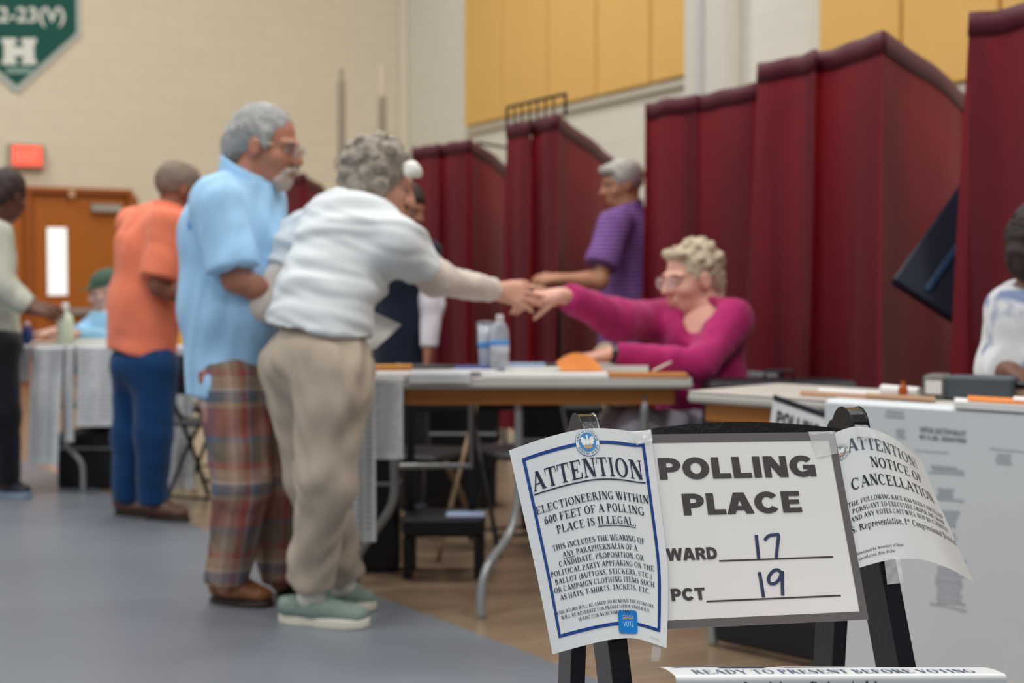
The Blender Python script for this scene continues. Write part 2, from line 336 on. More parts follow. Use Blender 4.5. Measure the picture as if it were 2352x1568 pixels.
def coons(top, bot, left, right):
    """patch from four edge polylines [(param, (u, v)), ...] in image or sheet coordinates"""
    def ev(c):
        ps = np.array([p for p, _ in c], float); q = np.array([x for _, x in c], float)
        def f(t):
            # monotone-ish cubic through the samples
            i = int(np.clip(np.searchsorted(ps, t)-1, 0, len(ps)-2)); h = ps[i+1]-ps[i]; x = (t-ps[i])/h
            m = lambda j: (q[min(j+1, len(q)-1)]-q[max(j-1, 0)])/(ps[min(j+1, len(q)-1)]-ps[max(j-1, 0)])
            return (2*x**3-3*x**2+1)*q[i] + (x**3-2*x*x+x)*h*m(i) + (-2*x**3+3*x*x)*q[i+1] + (x**3-x*x)*h*m(i+1)
        return f
    T, B, Lf, Rt = ev(top), ev(bot), ev(left), ev(right)
    def fn(s, t):
        return (1-t)*T(s) + t*B(s) + (1-s)*Lf(t) + s*Rt(t) - ((1-s)*(1-t)*T(0) + s*(1-t)*T(1) + (1-s)*t*B(0) + s*t*B(1))
    return fn
# ------------------------------------------------------------------ the room
def wall_mat(name, rgb, gain=1.25):
    """painted concrete block: courses as fine relief"""
    m = mat(name, rgb, .75, gain=gain, spec=.2); nt = m.node_tree; N = nt.nodes; L = nt.links; b = N['Principled BSDF']
    tc = N.new('ShaderNodeTexCoord'); br = N.new('ShaderNodeTexBrick'); br.inputs['Scale'].default_value = 1.0
    br.inputs['Brick Width'].default_value = .4; br.inputs['Row Height'].default_value = .2; br.inputs['Mortar Size'].default_value = .006; br.inputs['Mortar Smooth'].default_value = .6
    c = b.inputs['Base Color'].default_value
    br.inputs['Color1'].default_value = c; br.inputs['Color2'].default_value = (c[0]*.975, c[1]*.975, c[2]*.97, 1); br.inputs['Mortar'].default_value = (c[0]*.9, c[1]*.9, c[2]*.89, 1)
    L.new(tc.outputs['UV'], br.inputs['Vector']); L.new(br.outputs['Color'], b.inputs['Base Color'])
    bp = N.new('ShaderNodeBump'); bp.inputs['Strength'].default_value = .4; bp.inputs['Distance'].default_value = .004; bp.invert = True
    L.new(br.outputs['Fac'], bp.inputs['Height']); L.new(bp.outputs[0], b.inputs['Normal'])
    return m
def add_uv(o, ax, org):
    me = o.data; uv = me.uv_layers.new(name='UVMap'); mw = world_loc(o)
    for l in me.loops:
        p = np.array(me.vertices[l.vertex_index].co) + mw
        uv.data[l.index].uv = (float(np.dot(p-org, ax)), float(p[2]))
CORNER = V3(-1.31, 17.7, 0); DR = nrm(V3(.457, -.889, 0)); NB = nrm(V3(.889, .457, 0))   # right wall runs along DR, back wall along NB
WALL_H = 8.6
UPV = V3(0, 0, 1)
g = Geo(); g.box(CORNER - NB*9 + V3(-.457*.0, 0, 0) + DR*-.15 + UPV*WALL_H/2, (20.3, .3, WALL_H), (NB, DR, UPV))
wall_back = tag(g.obj('wall_back', wall_mat('beige_block_paint', (206, 197, 176), 1.22)), 'beige painted block wall behind the exit door', kind='structure'); add_uv(wall_back, NB, CORNER)
g = Geo(); g.box(CORNER + DR*10 + NB*.15 + UPV*WALL_H/2, (20, .3, WALL_H), (DR, NB, UPV))
wall_right = tag(g.obj('wall_right', wall_mat('pale_block_paint', (210, 206, 194), 1.22)), 'pale painted block wall carrying the yellow panels', kind='structure'); add_uv(wall_right, DR, CORNER)
def on_right(u):
    """distance along the right wall of photo column u"""
    a = (u-CU)/F_PX; return (a*CORNER[1]-CORNER[0])/(DR[0]-a*DR[1])
ymat = mat('yellow_fabric_panel', (208, 168, 98), .8, gain=1.28, spec=.15, var=.05, vscale=3, bump=.15, bscale=300)
tmat = mat('panel_trim_metal', (178, 172, 158), .5)
def panels(us, zb):
    ss = [on_right(u) for u in us]
    for s0, s1 in zip(ss, ss[1:]):
        c = CORNER + DR*(s0+s1)/2 - NB*.03 + UPV*(zb+WALL_H)/2
        Geo().box(c, (s1-s0-.035, .06, WALL_H-zb), (DR, NB, UPV), .012).obj('wall_panel', ymat, wall_right)
    c = CORNER + DR*(ss[0]+ss[-1])/2 - NB*.02 + UPV*(zb-.05)
    Geo().box(c, (ss[-1]-ss[0], .05, .07), (DR, NB, UPV), .008).obj('panel_rail', tmat, wall_right)
panels([1077, 1162, 1267, 1379, 1503, 1603], 2.86)
panels([1885, 2075, 2300, 2600], 2.40)
# pilaster with a conduit beside the panels
s0, s1 = on_right(1607), on_right(1700)
Geo().box(CORNER + DR*(s0+s1)/2 - NB*.09 + UPV*WALL_H/2, (s1-s0, .18, WALL_H), (DR, NB, UPV), .02).obj('pilaster', mat('pilaster_paint', (206, 202, 192), .7, gain=1.15), wall_right)
Geo().tube([CORNER + DR*on_right(1650) - NB*.2 + UPV*z for z in (0, WALL_H)], .035).obj('conduit_pipe', mat('conduit_paint', (182, 180, 178), .5), wall_right)
# corner strip between the two walls
Geo().box(CORNER - NB*.05 + DR*.05 + UPV*WALL_H/2, (.1, .1, WALL_H), (DR, NB, UPV), .02).obj('corner_column', mat('corner_paint', (208, 200, 182), .7, gain=1.22), wall_back)

# floor: varnished gym boards, grey protective cover on the left
def floor_mat():
    m = mat('varnished_maple', (150, 130, 110), .22, gain=1.0, spec=.5); nt = m.node_tree; N = nt.nodes; L = nt.links; b = N['Principled BSDF']
    tc = N.new('ShaderNodeTexCoord'); mp = N.new('ShaderNodeMapping'); mp.inputs['Rotation'].default_value = (0, 0, math.radians(-27)); L.new(tc.outputs['Object'], mp.inputs[0])
    br = N.new('ShaderNodeTexBrick'); br.inputs['Scale'].default_value = 1; br.inputs['Brick Width'].default_value = 1.1; br.inputs['Row Height'].default_value = .06; br.inputs['Mortar Size'].default_value = .0015
    c = b.inputs['Base Color'].default_value
    br.inputs['Color1'].default_value = (c[0]*1.06, c[1]*1.04, c[2]*1.0, 1); br.inputs['Color2'].default_value = (c[0]*.86, c[1]*.83, c[2]*.78, 1); br.inputs['Mortar'].default_value = (c[0]*.5, c[1]*.45, c[2]*.4, 1)
    L.new(mp.outputs[0], br.inputs['Vector']); L.new(br.outputs['Color'], b.inputs['Base Color'])
    return m
g = Geo(); g.box((0, 8, -.06), (34, 34, .12)); floor = tag(g.obj('floor', floor_mat()), 'glossy tan wooden gym floor', kind='structure')
mm = mat('grey_floor_cover', (114, 119, 128), .36, gain=1.0, spec=.45, var=.10, vscale=1.3, bump=.08, bscale=5)
a, b = V3(.18, 3.87, 0), V3(-2.92, 8.55, 0); d = nrm(b-a); n_ = V3(-d[1], d[0], 0)
if n_[0] > 0: n_ = -n_
pts = [a - d*6, a + d*9, a + d*9 + n_*9, a - d*6 + n_*9]
g = Geo(); g.add([p + UPV*z for z in (0.0005, .005) for p in pts], [(0, 1, 2, 3), (4, 7, 6, 5), (0, 4, 5, 1), (1, 5, 6, 2), (2, 6, 7, 3), (3, 7, 4, 0)])
cover = tag(g.obj('floor_cover', mm), 'blue grey protective floor cover with a straight edge over the boards', kind='structure')

# ---------- things on the back wall
DB = V3(-4.85, 15.9, 0)
def on_back(u, out=0.):
    a = (u-CU)/F_PX; o = CORNER + DR*out
    t = (a*o[1]-o[0])/(NB[0]-a*NB[1]); return o + NB*t
BACK = nrm(CORNER - DB)
def zat(v, D): return CAM_H - (v-HORIZON)/F_PX*D
# double exit door
wood = mat('orange_stained_oak', (176, 98, 24), .45, gain=1.0, var=.12, vscale=6, stretch=(1, 1, .12)); fr_m = mat('door_frame_brown', (158, 84, 26), .5, gain=1.0)
steel = mat('brushed_steel', (170, 168, 160), .35, metal=.7)
pL, pM, pR = on_back(-175), on_back(62), on_back(303)
zt = zat(430, pM[1])
door = empty('door_1', (*pM[:2], 0), 'pair of orange brown wooden exit doors with a narrow lit window', None); tag(door, kind='structure')
def wbox(p0, p1, z0, z1, out, th, bev=.01):
    c = (p0+p1)/2 + DR*out; return Geo().box(c*V3(1, 1, 0) + UPV*(z0+z1)/2, (np.linalg.norm(p1-p0), th, z1-z0), (NB, DR, UPV), bev)
wbox(pL, pR, zt-.07, zt, .05, .14).obj('door_frame', fr_m, door)
for p in (pL, pR): wbox(p-NB*.05, p+NB*.05, 0, zt-.07, .05, .14).obj('door_frame', fr_m, door)
wbox(pM-NB*.03, pM+NB*.05, 0, zt-.07, .05, .13).obj('door_mullion', fr_m, door)
leafs = [(pL+NB*.05, pM-NB*.03), (pM+NB*.05, pR-NB*.05)]
win_m = mat('lit_window_glass', (235, 235, 230), .3, emit=(240, 240, 236), estr=.62)
for i, (q0, q1) in enumerate(leafs):
    lf = wbox(q0, q1, .01, zt-.075, .03, .05, .008).obj('door_leaf', wood, door)
    w0, w1 = (on_back(108), on_back(153)) if i == 1 else (on_back(-20), on_back(25))
    z1, z0 = zat(523, w0[1]), zat(678, w0[1])
    wbox(w0-NB*.02, w1+NB*.02, z0-.02, z1+.02, .058, .012, .004).obj('window_bead', fr_m, lf)
    tag(wbox(w0, w1, z0, z1, .066, .01, .003).obj('window_pane', win_m, lf), 'narrow bright white window pane')
    wbox(q0+NB*.12, q1-NB*.06, zat(724, pM[1]), zat(708, pM[1]), .12, .05, .012).obj('push_bar', steel, lf)
    cl0, cl1 = (on_back(208), on_back(278)) if i == 1 else (on_back(-90), on_back(-25))
    wbox(cl0, cl1, zat(485, pM[1]), zat(466, pM[1]), .10, .08, .01).obj('door_closer', steel, lf)
wbox(on_back(157), on_back(170), zat(452, pM[1]), zat(437, pM[1]), .13, .02, .004).obj('door_sensor', mat('sensor_plastic', (200, 160, 130), .5), door)
# exit sign
p0, p1 = on_back(22), on_back(104); D0 = p0[1]
ex = empty('exit_sign', (*((p0+p1)/2)[:2], zat(388, D0)), 'red lit exit sign box above the wooden doors', 'sign')
wbox(p0, p1, zat(388, D0), zat(331, D0), .05, .10, .015).obj('housing', mat('exit_housing', (150, 140, 128), .5), ex)
q0, q1 = on_back(29), on_back(98)
wbox(q0, q1, zat(383, D0), zat(336, D0), .107, .012, .003).obj('lit_face', mat('exit_red_face', (225, 80, 60), .4, emit=(240, 96, 76), estr=.70), ex)
pg = []; sans_line(pg, 'EXIT', .1, .9, .22, .56, .03)
zb_, zt_ = zat(383, D0), zat(336, D0)
poly_obj('exit_letters', pg, lambda x, y: (q0 + (q1-q0)*x + DR*.116)*V3(1, 1, 0) + UPV*(zb_+(zt_-zb_)*y), mat('exit_letter_red', (240, 110, 88), .4, emit=(246, 118, 96), estr=.75), ex)
# green championship pennant
def ban(u, v, out=.03):
    p = on_back(u, out); return V3(p[0], p[1], zat(v, p[1]))
bn = empty('pennant_banner', ban(46, 216), 'dark green pointed wall pennant with white lettering and pale border', 'banner')
def pent(name, us, out, th, m):
    ring = [ban(u, v, out) for u, v in us]; bk = [p - DR*th for p in ring]; k = len(ring)
    return build(name, ring+bk, [tuple(range(k)), tuple(range(k, 2*k))[::-1]] + [(i, i+k, (i+1) % k+k, (i+1) % k) for i in range(k)], m, bn)
pent('border', [(-105, -420), (192, -420), (192, 84), (46, 216), (-105, 84)], .03, .025, mat('pennant_border', (165, 175, 170), .7))
pent('field', [(-94, -410), (183, -410), (183, 79), (46, 200), (-94, 79)], .036, .006, mat('pennant_green', (8, 82, 72), .7, gain=1.0))
pw = mat('pennant_white', (205, 208, 200), .7)
def bmap(x, y): return ban(x, -y, .042)
pg = []; sans_line(pg, '2022-23(V)', -70, 157, -56, 34, .02); poly_obj('lettering', pg, bmap, pw, bn)
pg = [_r(17, -152, 41, -92), _r(62, -152, 86, -92), _r(36, -133, 68, -112), _r(12, -104, 46, -92), _r(57, -104, 91, -92), _r(12, -152, 46, -141), _r(57, -152, 91, -141)]
tag(poly_obj('initial', pg, bmap, pw, bn), 'large white slab letter H')
bar(pg := [], 22, -172, 82, -160); poly_obj('motto', pg, bmap, mat('pennant_pale', (120, 150, 140), .7), bn)
# two steel net posts stored by the back wall
pm = mat('dull_post_steel', (150, 142, 128), .4, metal=.5)
for (u, v, D, lb) in ((784, 158, 13.2, 'tall steel net post with a dark collar, left of the pair'), (878, 150, 13.6, 'tall steel net post with a pale tip above the grey curls')):
    t = P(u, v, D); o = empty('net_post', (t[0], t[1], 0), lb, 'post')
    Geo().tube([(t[0], t[1], .03), (t[0], t[1], t[2]-.12)], .038).obj('post_tube', pm, o)
    Geo().tube([(t[0], t[1], t[2]-.3), (t[0], t[1], t[2])], .040 if u > 800 else .02).obj('post_tip', mat('post_tip_white', (188, 178, 158), .5) if u > 800 else pm, o)
    Geo().lathe((t[0], t[1], 0), [(.2, 0), (.2, .02), (.06, .05), (.05, .3)], 20).obj('base_plate', pm, o)
    z = zat(378, D); Geo().lathe((t[0], t[1], z-.05), [(.045, 0), (.06, .01), (.06, .09), (.045, .1)], 16).obj('collar', mat('collar_brown', (90, 40, 34), .5), o)
# ------------------------------------------------------------------ curtained voting booths
def curtain_mat():
    m = mat('maroon_vinyl', (104, 40, 50), .55, gain=1.25, spec=.28, var=.14, vscale=2.2, bump=1.0, bscale=4.5, stretch=(1, 1, .45)); nt = m.node_tree; N = nt.nodes; L = nt.links
    b = N['Principled BSDF']; out = N['Material Output']
    tr = N.new('ShaderNodeBsdfTranslucent'); tr.inputs['Color'].default_value = (.40, .012, .018, 1)
    mx = N.new('ShaderNodeMixShader'); mx.inputs[0].default_value = .45
    L.new(b.outputs[0], mx.inputs[1]); L.new(tr.outputs[0], mx.inputs[2]); L.new(mx.outputs[0], out.inputs['Surface'])
    return m
CURT = curtain_mat(); HEM = mat('maroon_hem', (74, 18, 32), .55, gain=1.3, spec=.3)
DARK = mat('dark_rod', (30, 28, 30), .4, metal=.4); NAVY = mat('navy_case', (14, 22, 44), .45, gain=1.0); NAVY2 = mat('navy_case_edge', (24, 56, 88), .4, gain=1.1)
BZ = 1.95
def booth(A, B, Cc, zc, label, seed, zbot=.28, ntop=7):
    """A far end, B near corner, Cc rear end of the side curtain (its rod drops to zc)"""
    r = np.random.default_rng(seed)
    A, B, Cc = (V3(*p, 0) for p in (A, B, Cc))
    root = empty('voting_booth', (*((A+B+Cc)/3)[:2], 0), label, 'voting booth', 'curtained voting booths in a row')
    def curtain(name, p, q, z0, z1, nf, flare0, flare1, amp):
        L = np.linalg.norm(q-p); d = (q-p)/L; n = V3(d[1], -d[0], 0)
        if np.dot(n, V3(0, -1, 0)) < 0: n = -n
        ph = r.uniform(0, 6.28, 5); fr = nf*r.uniform(.6, 1.5, 5); am = r.uniform(.5, 1, 5)
        def f(a, b, o=0.):
            # a along, b down; folds deepen towards the floor
            grow = .35 + .65*b
            sag = -.006*math.sin(math.pi*a*2)**2
            w = sum(am[k]*math.sin(fr[k]*a*6.28 + ph[k] + 1.3*b*math.sin(ph[k])) for k in range(5))/2.2
            w = w*(1-.15*abs(w))
            fl = (-flare0*(1-a) + flare1*a)*b
            zt = z0 + (z1-z0)*a + sag
            return p + d*(a*L + fl) + n*(amp*grow*w + o) + UPV*(zt + (zbot-zt)*b)
        c = Geo().grid(lambda a, b: f(a, b), 70, 26).obj(name, CURT, root, smooth=True)
        Geo().grid(lambda a, b: f(a, b*.045, .006), 60, 2, .012).obj('hem', HEM, c, smooth=True)
        return d
    M1 = A + (B-A)*.47; nn_ = V3((B-A)[1], -(B-A)[0], 0); nn_ = nn_/np.linalg.norm(nn_); nn_ = nn_ if nn_[1] < 0 else -nn_
    curtain('curtain_panel', A, M1, BZ, BZ, .9, .10, -.02, .05); curtain('curtain_panel', M1 - (B-A)*.10 - nn_*.03, B, BZ, BZ, .9, .0, .03, .055)
    curtain('curtain_panel', B, Cc, BZ, zc, 1.1, .02, .06, .05)
    back = Cc + (A-B)*.9
    curtain('curtain_panel', Cc, back, zc, zc, 2.0, 0, 0, .03)
    curtain('curtain_panel', back, A, zc, BZ, 2.0, 0, 0, .03)
    for p, z in ((A, BZ), (B, BZ), (Cc, zc), (back, zc)):
        i = p + ((A+B+Cc)/3 - p)*.28
        Geo().tube([i, i + UPV*(z-.06)], .014, 8).obj('frame_post', DARK, root)
    k = [x + ((A+B+Cc)/3-x)*.24 for x in (A, B, Cc, back)]
    Geo().tube([k[0]+UPV*(BZ-.06), k[1]+UPV*(BZ-.06), k[2]+UPV*(zc-.06), k[3]+UPV*(zc-.06), k[0]+UPV*(BZ-.06)], .012, 8).obj('curtain_rod', DARK, root)
    # the machine that stands inside
    c = (A+B+Cc+back)/4; w = np.linalg.norm(B-A); dA = nrm(B-A); dn = V3(-dA[1], dA[0], 0)
    mc = Geo().box(c+UPV*.45, (w*.55, .3, .84), (dA, dn, UPV), .02).obj('machine_case', NAVY, root)
    Geo().box(c+UPV*1.12, (w*.6, .08, .6), (dA, nrm(dn+UPV*.4), nrm(UPV-dn*.4)), .02).obj('ballot_face', NAVY2, mc)
    return root
def gp(u, v, z): 
    D = (z-CAM_H)*F_PX/(HORIZON-v); return ((u-CU)/F_PX*D, D)
ZC = 1.85
lb = ['curtained voting booth at the far end, peeking out behind the man in blue',
      'maroon curtained voting booth just right of the curly haired woman',
      'maroon curtained voting booth with a dark rack on top',
      'maroon curtained voting booth behind the seated woman in magenta',
      'tall maroon curtained voting booth beside the navy folded case',
      'nearest maroon curtained voting booth, cut off by the right edge']
b0 = booth(gp(560, 425, BZ), gp(700, 398, BZ), gp(768, 452, ZC), ZC, lb[0], 1)
b1 = booth(gp(950, 340, BZ), gp(1080, 320, BZ), gp(1190, 398, ZC), ZC, lb[1], 2)
b2 = booth(gp(1165, 287, BZ), gp(1280, 263, BZ), gp(1412, 367, ZC), ZC, lb[2], 33)
b3 = booth(gp(1478, 240, BZ), gp(1735, 192, BZ), gp(1900, 318, ZC), ZC, lb[3], 14)
b4 = booth(gp(1745, 150, BZ), gp(2032, 75, BZ), gp(2216, 222, ZC), ZC, lb[4], 25)
b5 = booth(gp(2225, 35, BZ), (1.93, 3.98), (2.6, 4.35), ZC, lb[5], 6)
# metal rack on the third booth
A_, B_ = V3(*gp(1165, 287, BZ), 0), V3(*gp(1280, 263, BZ), 0)
rk = Geo(); e = nrm(B_-A_); L_ = np.linalg.norm(B_-A_)
rk.tube([A_+UPV*(BZ-.05), A_+UPV*(BZ+.09), B_+e*.08+UPV*(BZ+.09), B_+e*.08+UPV*(BZ-.02)], .009, 8)
for k in range(6): rk.tube([A_+e*(L_*(k+1)/6.5)+UPV*(BZ+.09), A_+e*(L_*(k+1)/6.5)+UPV*(BZ-.02)], .006, 6)
rk.obj('light_rack', DARK, b2)
A_ = V3(*gp(1100, 330, BZ), 0); Geo().tube([A_+UPV*(BZ-.12), A_+UPV*(BZ+.0), A_+V3(.2, .35, BZ-.0), A_+V3(.2, .35, BZ-.2)], .01, 8).obj('light_rack', DARK, b1)
# navy folded case leaning out between the two nearest booths
c0, c1, c2 = P(2050, 642, 4.86), P(2192, 440, 4.92), P(2182, 748, 4.80)
ea, eb = c1-c0, c2-c0; la = np.linalg.norm(ea); ea = ea/la; eb = nrm(eb - ea*np.dot(ea, eb)); en = np.cross(ea, eb)
if en[1] > 0: en = -en
mc = Geo().box(c0 + ea*.26 + eb*.17 - en*.03, (.52, .34, .06), (ea, eb, en), .008).obj('side_leaf', NAVY, b5)
Geo().tube([c0 + ea*.50 + eb*.2 - en*.03, V3(1.78, 4.72, 1.18), V3(1.86, 4.66, 1.0), V3(1.88, 4.60, 0)], .016, 10).obj('leaf_arm', DARK, b5)
Geo().box(c0 + ea*.26 + eb*.115 + en*.004, (.46, .022, .012), (ea, eb, en), .003).obj('leaf_trim', NAVY2, mc)
# ------------------------------------------------------------------ easel with the polling place notices
PHI = math.radians(15); E1 = V3(math.cos(PHI), math.sin(PHI), 0); NF = V3(math.sin(PHI), -math.cos(PHI), 0)
LEAN = .42; E2 = nrm(NF*LEAN - UPV); NP = nrm(NF + UPV*LEAN)
TLP = P(1357, 985, 1.95); EW = .41
def EP(u, v, off=0.):
    r = ray(u, v); c = V3(0, 0, CAM_H); k = (off + np.dot(TLP - c, NP))/np.dot(r, NP); return c + r*k
blk = mat('black_lacquer', (16, 18, 24), .26, gain=.6, spec=.35, bump=.07, bscale=120, coat=.25)
EZ = empty('easel', (*(TLP + E1*EW/2)[:2], 0), 'small glossy black wooden easel holding the polling place notices', 'easel')
def leg_board(top, lean, half, th, rnd, name):
    d = nrm(NF*lean - UPV); w = np.cross(E1, d); L = (top[2])/-d[2]; ring = []
    w = w if np.dot(w, NF) > 0 else -w
    for k in range(9):
        a = math.pi*k/8; ring.append(top + w*half*math.cos(a) - d*half*rnd*math.sin(a))
    ring += [top - w*half + d*(L + half*lean*0), top + w*half + d*L]
    ring[-1] = ring[-1] - UPV*ring[-1][2]; ring[-2] = ring[-2] - UPV*ring[-2][2]
    k = len(ring); vs = [p - E1*th/2 for p in ring] + [p + E1*th/2 for p in ring]
    o = build(name, vs, [tuple(range(k)), tuple(range(k, 2*k))[::-1]] + [(i, (i+1) % k, (i+1) % k+k, i+k) for i in range(k)], blk, EZ)
    m = o.modifiers.new('edge', 'BEVEL'); m.width = .0022; m.segments = 2; m.limit_method = 'ANGLE'
    return o
HALF = .03
for sx in (0, EW):
    top = TLP + E1*sx - NP*HALF
    leg_board(top, LEAN, HALF, .027, 1., 'front_leg')
    leg_board(top - NF*.025 - UPV*.012, -.10, HALF*.9, .022, .8, 'rear_leg')
# arched top rail and lower rails
def rail_fn(a, b):
    x = a*EW; arch = .019*math.sin(math.pi*a)
    return TLP + E1*x + E2*(.012 - arch + b*(.075+arch)) - NP*.006
g = Geo(); g.grid(rail_fn, 24, 2, .03)
o = g.obj('top_rail', blk, EZ); 
c = TLP + E1*EW/2 + E2*.40 - NP*.03; Geo().box(c, (EW, .03, .02), (E1, E2, NP), .003).obj('rail', blk, EZ)
tray_c = TLP + E1*(EW/2+.0) + E2*.372 + NF*.06
Geo().box(tray_c - UPV*.004, (EW-.03, .20, .012), (E1, NF, UPV), .003).obj('tray', blk, EZ)
Geo().box(tray_c + NF*.095 + UPV*.008, (EW-.03, .012, .03), (E1, NF, UPV), .003).obj('tray_lip', blk, EZ)
for sx in (-.012, EW+.012): Geo().lathe(TLP + E1*sx + E2*.40 - NP*.03, [(.012, -.003), (.012, .003), (.006, .006)], 12, (UPV, NF, E1 if sx > 0 else -E1)).obj('bolt', mat('dark_bolt', (40, 40, 44), .3, metal=.8), EZ)

paper = mat('white_paper', (214, 214, 212), .55, gain=1.14, spec=.25)
gloss_paper = mat('laminated_paper', (212, 215, 216), .30, gain=1.14, spec=.35)
ink = mat('black_ink', (38, 40, 48), .45, gain=1.0); grey_ink = mat('charcoal_print', (66, 62, 62), .5, gain=1.0); navy_ink = mat('navy_print', (14, 62, 138), .4, gain=1.0)
dark_navy_ink = mat('dark_navy_print', (34, 44, 66), .4, gain=1.0); blue_pen = mat('blue_marker', (48, 58, 92), .5, gain=1.0); frame_grey = mat('grey_card_border', (98, 94, 94), .55, gain=1.0)
seal_blue = mat('seal_blue', (58, 128, 186), .4); gold = mat('logo_gold', (190, 160, 90), .4)
tape = mat('clear_tape', (225, 228, 230), .16, alpha=.28, spec=.9)
def sheet(name, fn, nu, nv, th, m, label, cat='notice', **k):
    vs0 = [fn(a, b) for b in (0, 1) for a in (0, 1)]
    bs = np.mean(vs0, 0); bs[2] = min(p[2] for p in vs0)
    g = Geo(); g.grid(fn, nu, nv, th); o = g.obj(name, m, None, bs, smooth=False); tag(o, label, cat, **k); return o

# --- POLLING PLACE card (14 x 11 in), sheet coordinates 0..1, y down in t
Q = [(1450, 998), (1916.6, 991.6), (1995.5, 1422), (1503, 1446)]
q3 = [EP(*q, .003) for q in Q]
# homography from the unit square to the photo quad keeps the print square on the flat card
def homog(q):
    A = []; B = []
    for (x, y), (u, v) in zip(((0, 0), (1, 0), (1, 1), (0, 1)), q):
        A += [[x, y, 1, 0, 0, 0, -u*x, -u*y], [0, 0, 0, x, y, 1, -v*x, -v*y]]; B += [u, v]
    h = np.append(np.linalg.solve(np.array(A, float), np.array(B, float)), 1).reshape(3, 3)
    def f(x, y):
        p = h @ np.array((x, y, 1.)); return p[0]/p[2], p[1]/p[2]
    f.inv = lambda u, v: (lambda p: (p[0]/p[2], p[1]/p[2]))(np.linalg.inv(h) @ np.array((u, v, 1.)))
    return f
HQ = homog(Q)
def card(s, t, off=.003): return EP(*HQ(s, t), off+.0035)
pol = sheet('polling_place_card', lambda a, b: card(a, b), 6, 6, .0015, paper, 'white POLLING PLACE card with grey border and handwritten numbers 17 and 19', 'sign')
cm = lambda x, y: card(x, -y, .0036)
def L_(u, v): s, t = HQ.inv(u, v); return s, -t
bx0, by0 = HQ.inv(1903.5, 1010.6); bx1, by1 = HQ.inv(1974, 1405)
bw, bh = 1-bx0, by0
pg = []; bar(pg, 0, -bh, 1, 0, 6); bar(pg, 0, -1, 1, -1+bh*.9, 6); bar(pg, 0, -1+bh*.9, bw, -bh, 6); bar(pg, 1-bw, -1+bh*.9, 1, -bh, 6)
poly_obj('printed_border', pg, cm, frame_grey, pol)
def between(a, b): return L_(*a), L_(*b)
def sans_on(txt, bl, br, cap_uv):
    (x0, y0), (x1, y1) = between(bl, br); yc = L_(*cap_uv)[1]; pg = []
    y = (y0+y1)/2; black_line(pg, txt, x0, x1, y, abs(yc-y0))
    tag(poly_obj('printed_word', pg, lambda x, y: card(x, -y, .0038), grey_ink, pol), kind='stuff')
sans_on('POLLING', (1513, 1101), (1880, 1093), (1507, 1052)); sans_on('PLACE', (1568, 1183), (1846, 1175), (1563, 1134))
sans_on('WARD', (1532, 1287), (1650, 1283.5), (1531, 1259)); sans_on('PCT', (1542, 1380), (1622, 1376), (1540, 1352))
pg = []
for a, b in (((1652, 1290), (1913, 1276)), ((1623, 1383), (1931, 1365))):
    (x0, y0), (x1, y1) = between(a, b); pg = []; bar(pg, x0, (y0+y1)/2-.004, x1, (y0+y1)/2+.004, 6); poly_obj('ruled_line', pg, cm, grey_ink, pol)
pg = []
for st in ([(1737, 1228), (1740, 1255), (1743, 1284)], [(1756, 1240), (1766, 1230), (1778, 1228), (1788, 1228), (1786, 1250), (1783, 1281)],
           [(1744, 1313), (1749, 1340), (1754, 1371)], [(1797, 1316), (1786, 1308), (1775, 1312), (1766, 1325), (1768, 1338), (1780, 1339), (1791, 1328), (1797, 1312), (1797, 1340), (1798, 1367)]):
    ribbon(pg, [L_(*p) for p in st], .0155)
poly_obj('handwritten_numbers', pg, lambda x, y: card(x, -y, .0040), blue_pen, pol)
def tape_piece(uvs, off, label, host=None):
    fnn = homog(uvs); g = Geo(); g.grid(lambda a, b: EP(*fnn(a, b), off + .0006*math.sin(9*a)*math.sin(7*b)), 8, 8, .0003)
    if host is not None: return g.obj('tape_strip', tape, host, smooth=True)
tape_piece([(1856, 991), (1918, 990), (1924, 1041), (1876, 1051)], .0085, '', pol)

# --- ATTENTION poster, curved over the left leg
AT = coons([(0, (1169, 1034)), (.25, (1250, 1006)), (.48, (1326, 987)), (.6, (1366, 983)), (.75, (1410, 985)), (.88, (1455, 990)), (1, (1494, 987))],
           [(0, (1269, 1502)), (.3, (1350, 1480)), (.52, (1406, 1468)), (.7, (1454, 1465)), (.85, (1490, 1474)), (1, (1531, 1488))],
           [(0, (1169, 1034)), (.33, (1204, 1190)), (.66, (1238, 1345)), (1, (1269, 1502))],
           [(0, (1494, 987)), (.3, (1514, 1140)), (.6, (1533, 1300)), (.8, (1534, 1395)), (1, (1531, 1488))])
def att(s, t, off=0.):
    u, v = AT(s, t); x = s-.56; return EP(u, v, .0165 - (.13 if x < 0 else .024)*x*x + off)
atp = sheet('attention_notice', lambda a, b: att(a, b), 30, 20, .0004, gloss_paper, 'curled white ATTENTION electioneering notice with blue border and round seal')
am = lambda x, y: att(x, 1-y, .0006)
am2 = lambda x, y: att(x, 1-y, .0009)
pg = []; bl, br_, tp, bt = .073, .945, .943, .068; w = .021; wy = .0155
bar(pg, bl, tp-wy, br_, tp, 24); bar(pg, bl, bt, br_, bt+wy, 24); bar(pg, bl, bt+wy, bl+w, tp-wy, 16); bar(pg, br_-w, bt+wy, br_, tp-wy, 16)
poly_obj('printed_border', pg, am, navy_ink, atp)
KX = 11/8.5
def tline(pg, txt, xc, y, cap, width, ul=None):
    x0, x1 = serif_line(pg, txt, xc, y, cap, width)
    return x0, x1
pg = []
x0, x1 = tline(pg, 'ATTENTION', .505, .776, .088, .80); bar(pg, x0-.005, .758, x1+.005, .764, 16)
poly_obj('printed_title', pg, am2, dark_navy_ink, atp)
pg = []
tline(pg, 'ELECTIONEERING WITHIN', .505, .668, .036, .83); tline(pg, '600 FEET OF A POLLING', .505, .612, .036, .745)
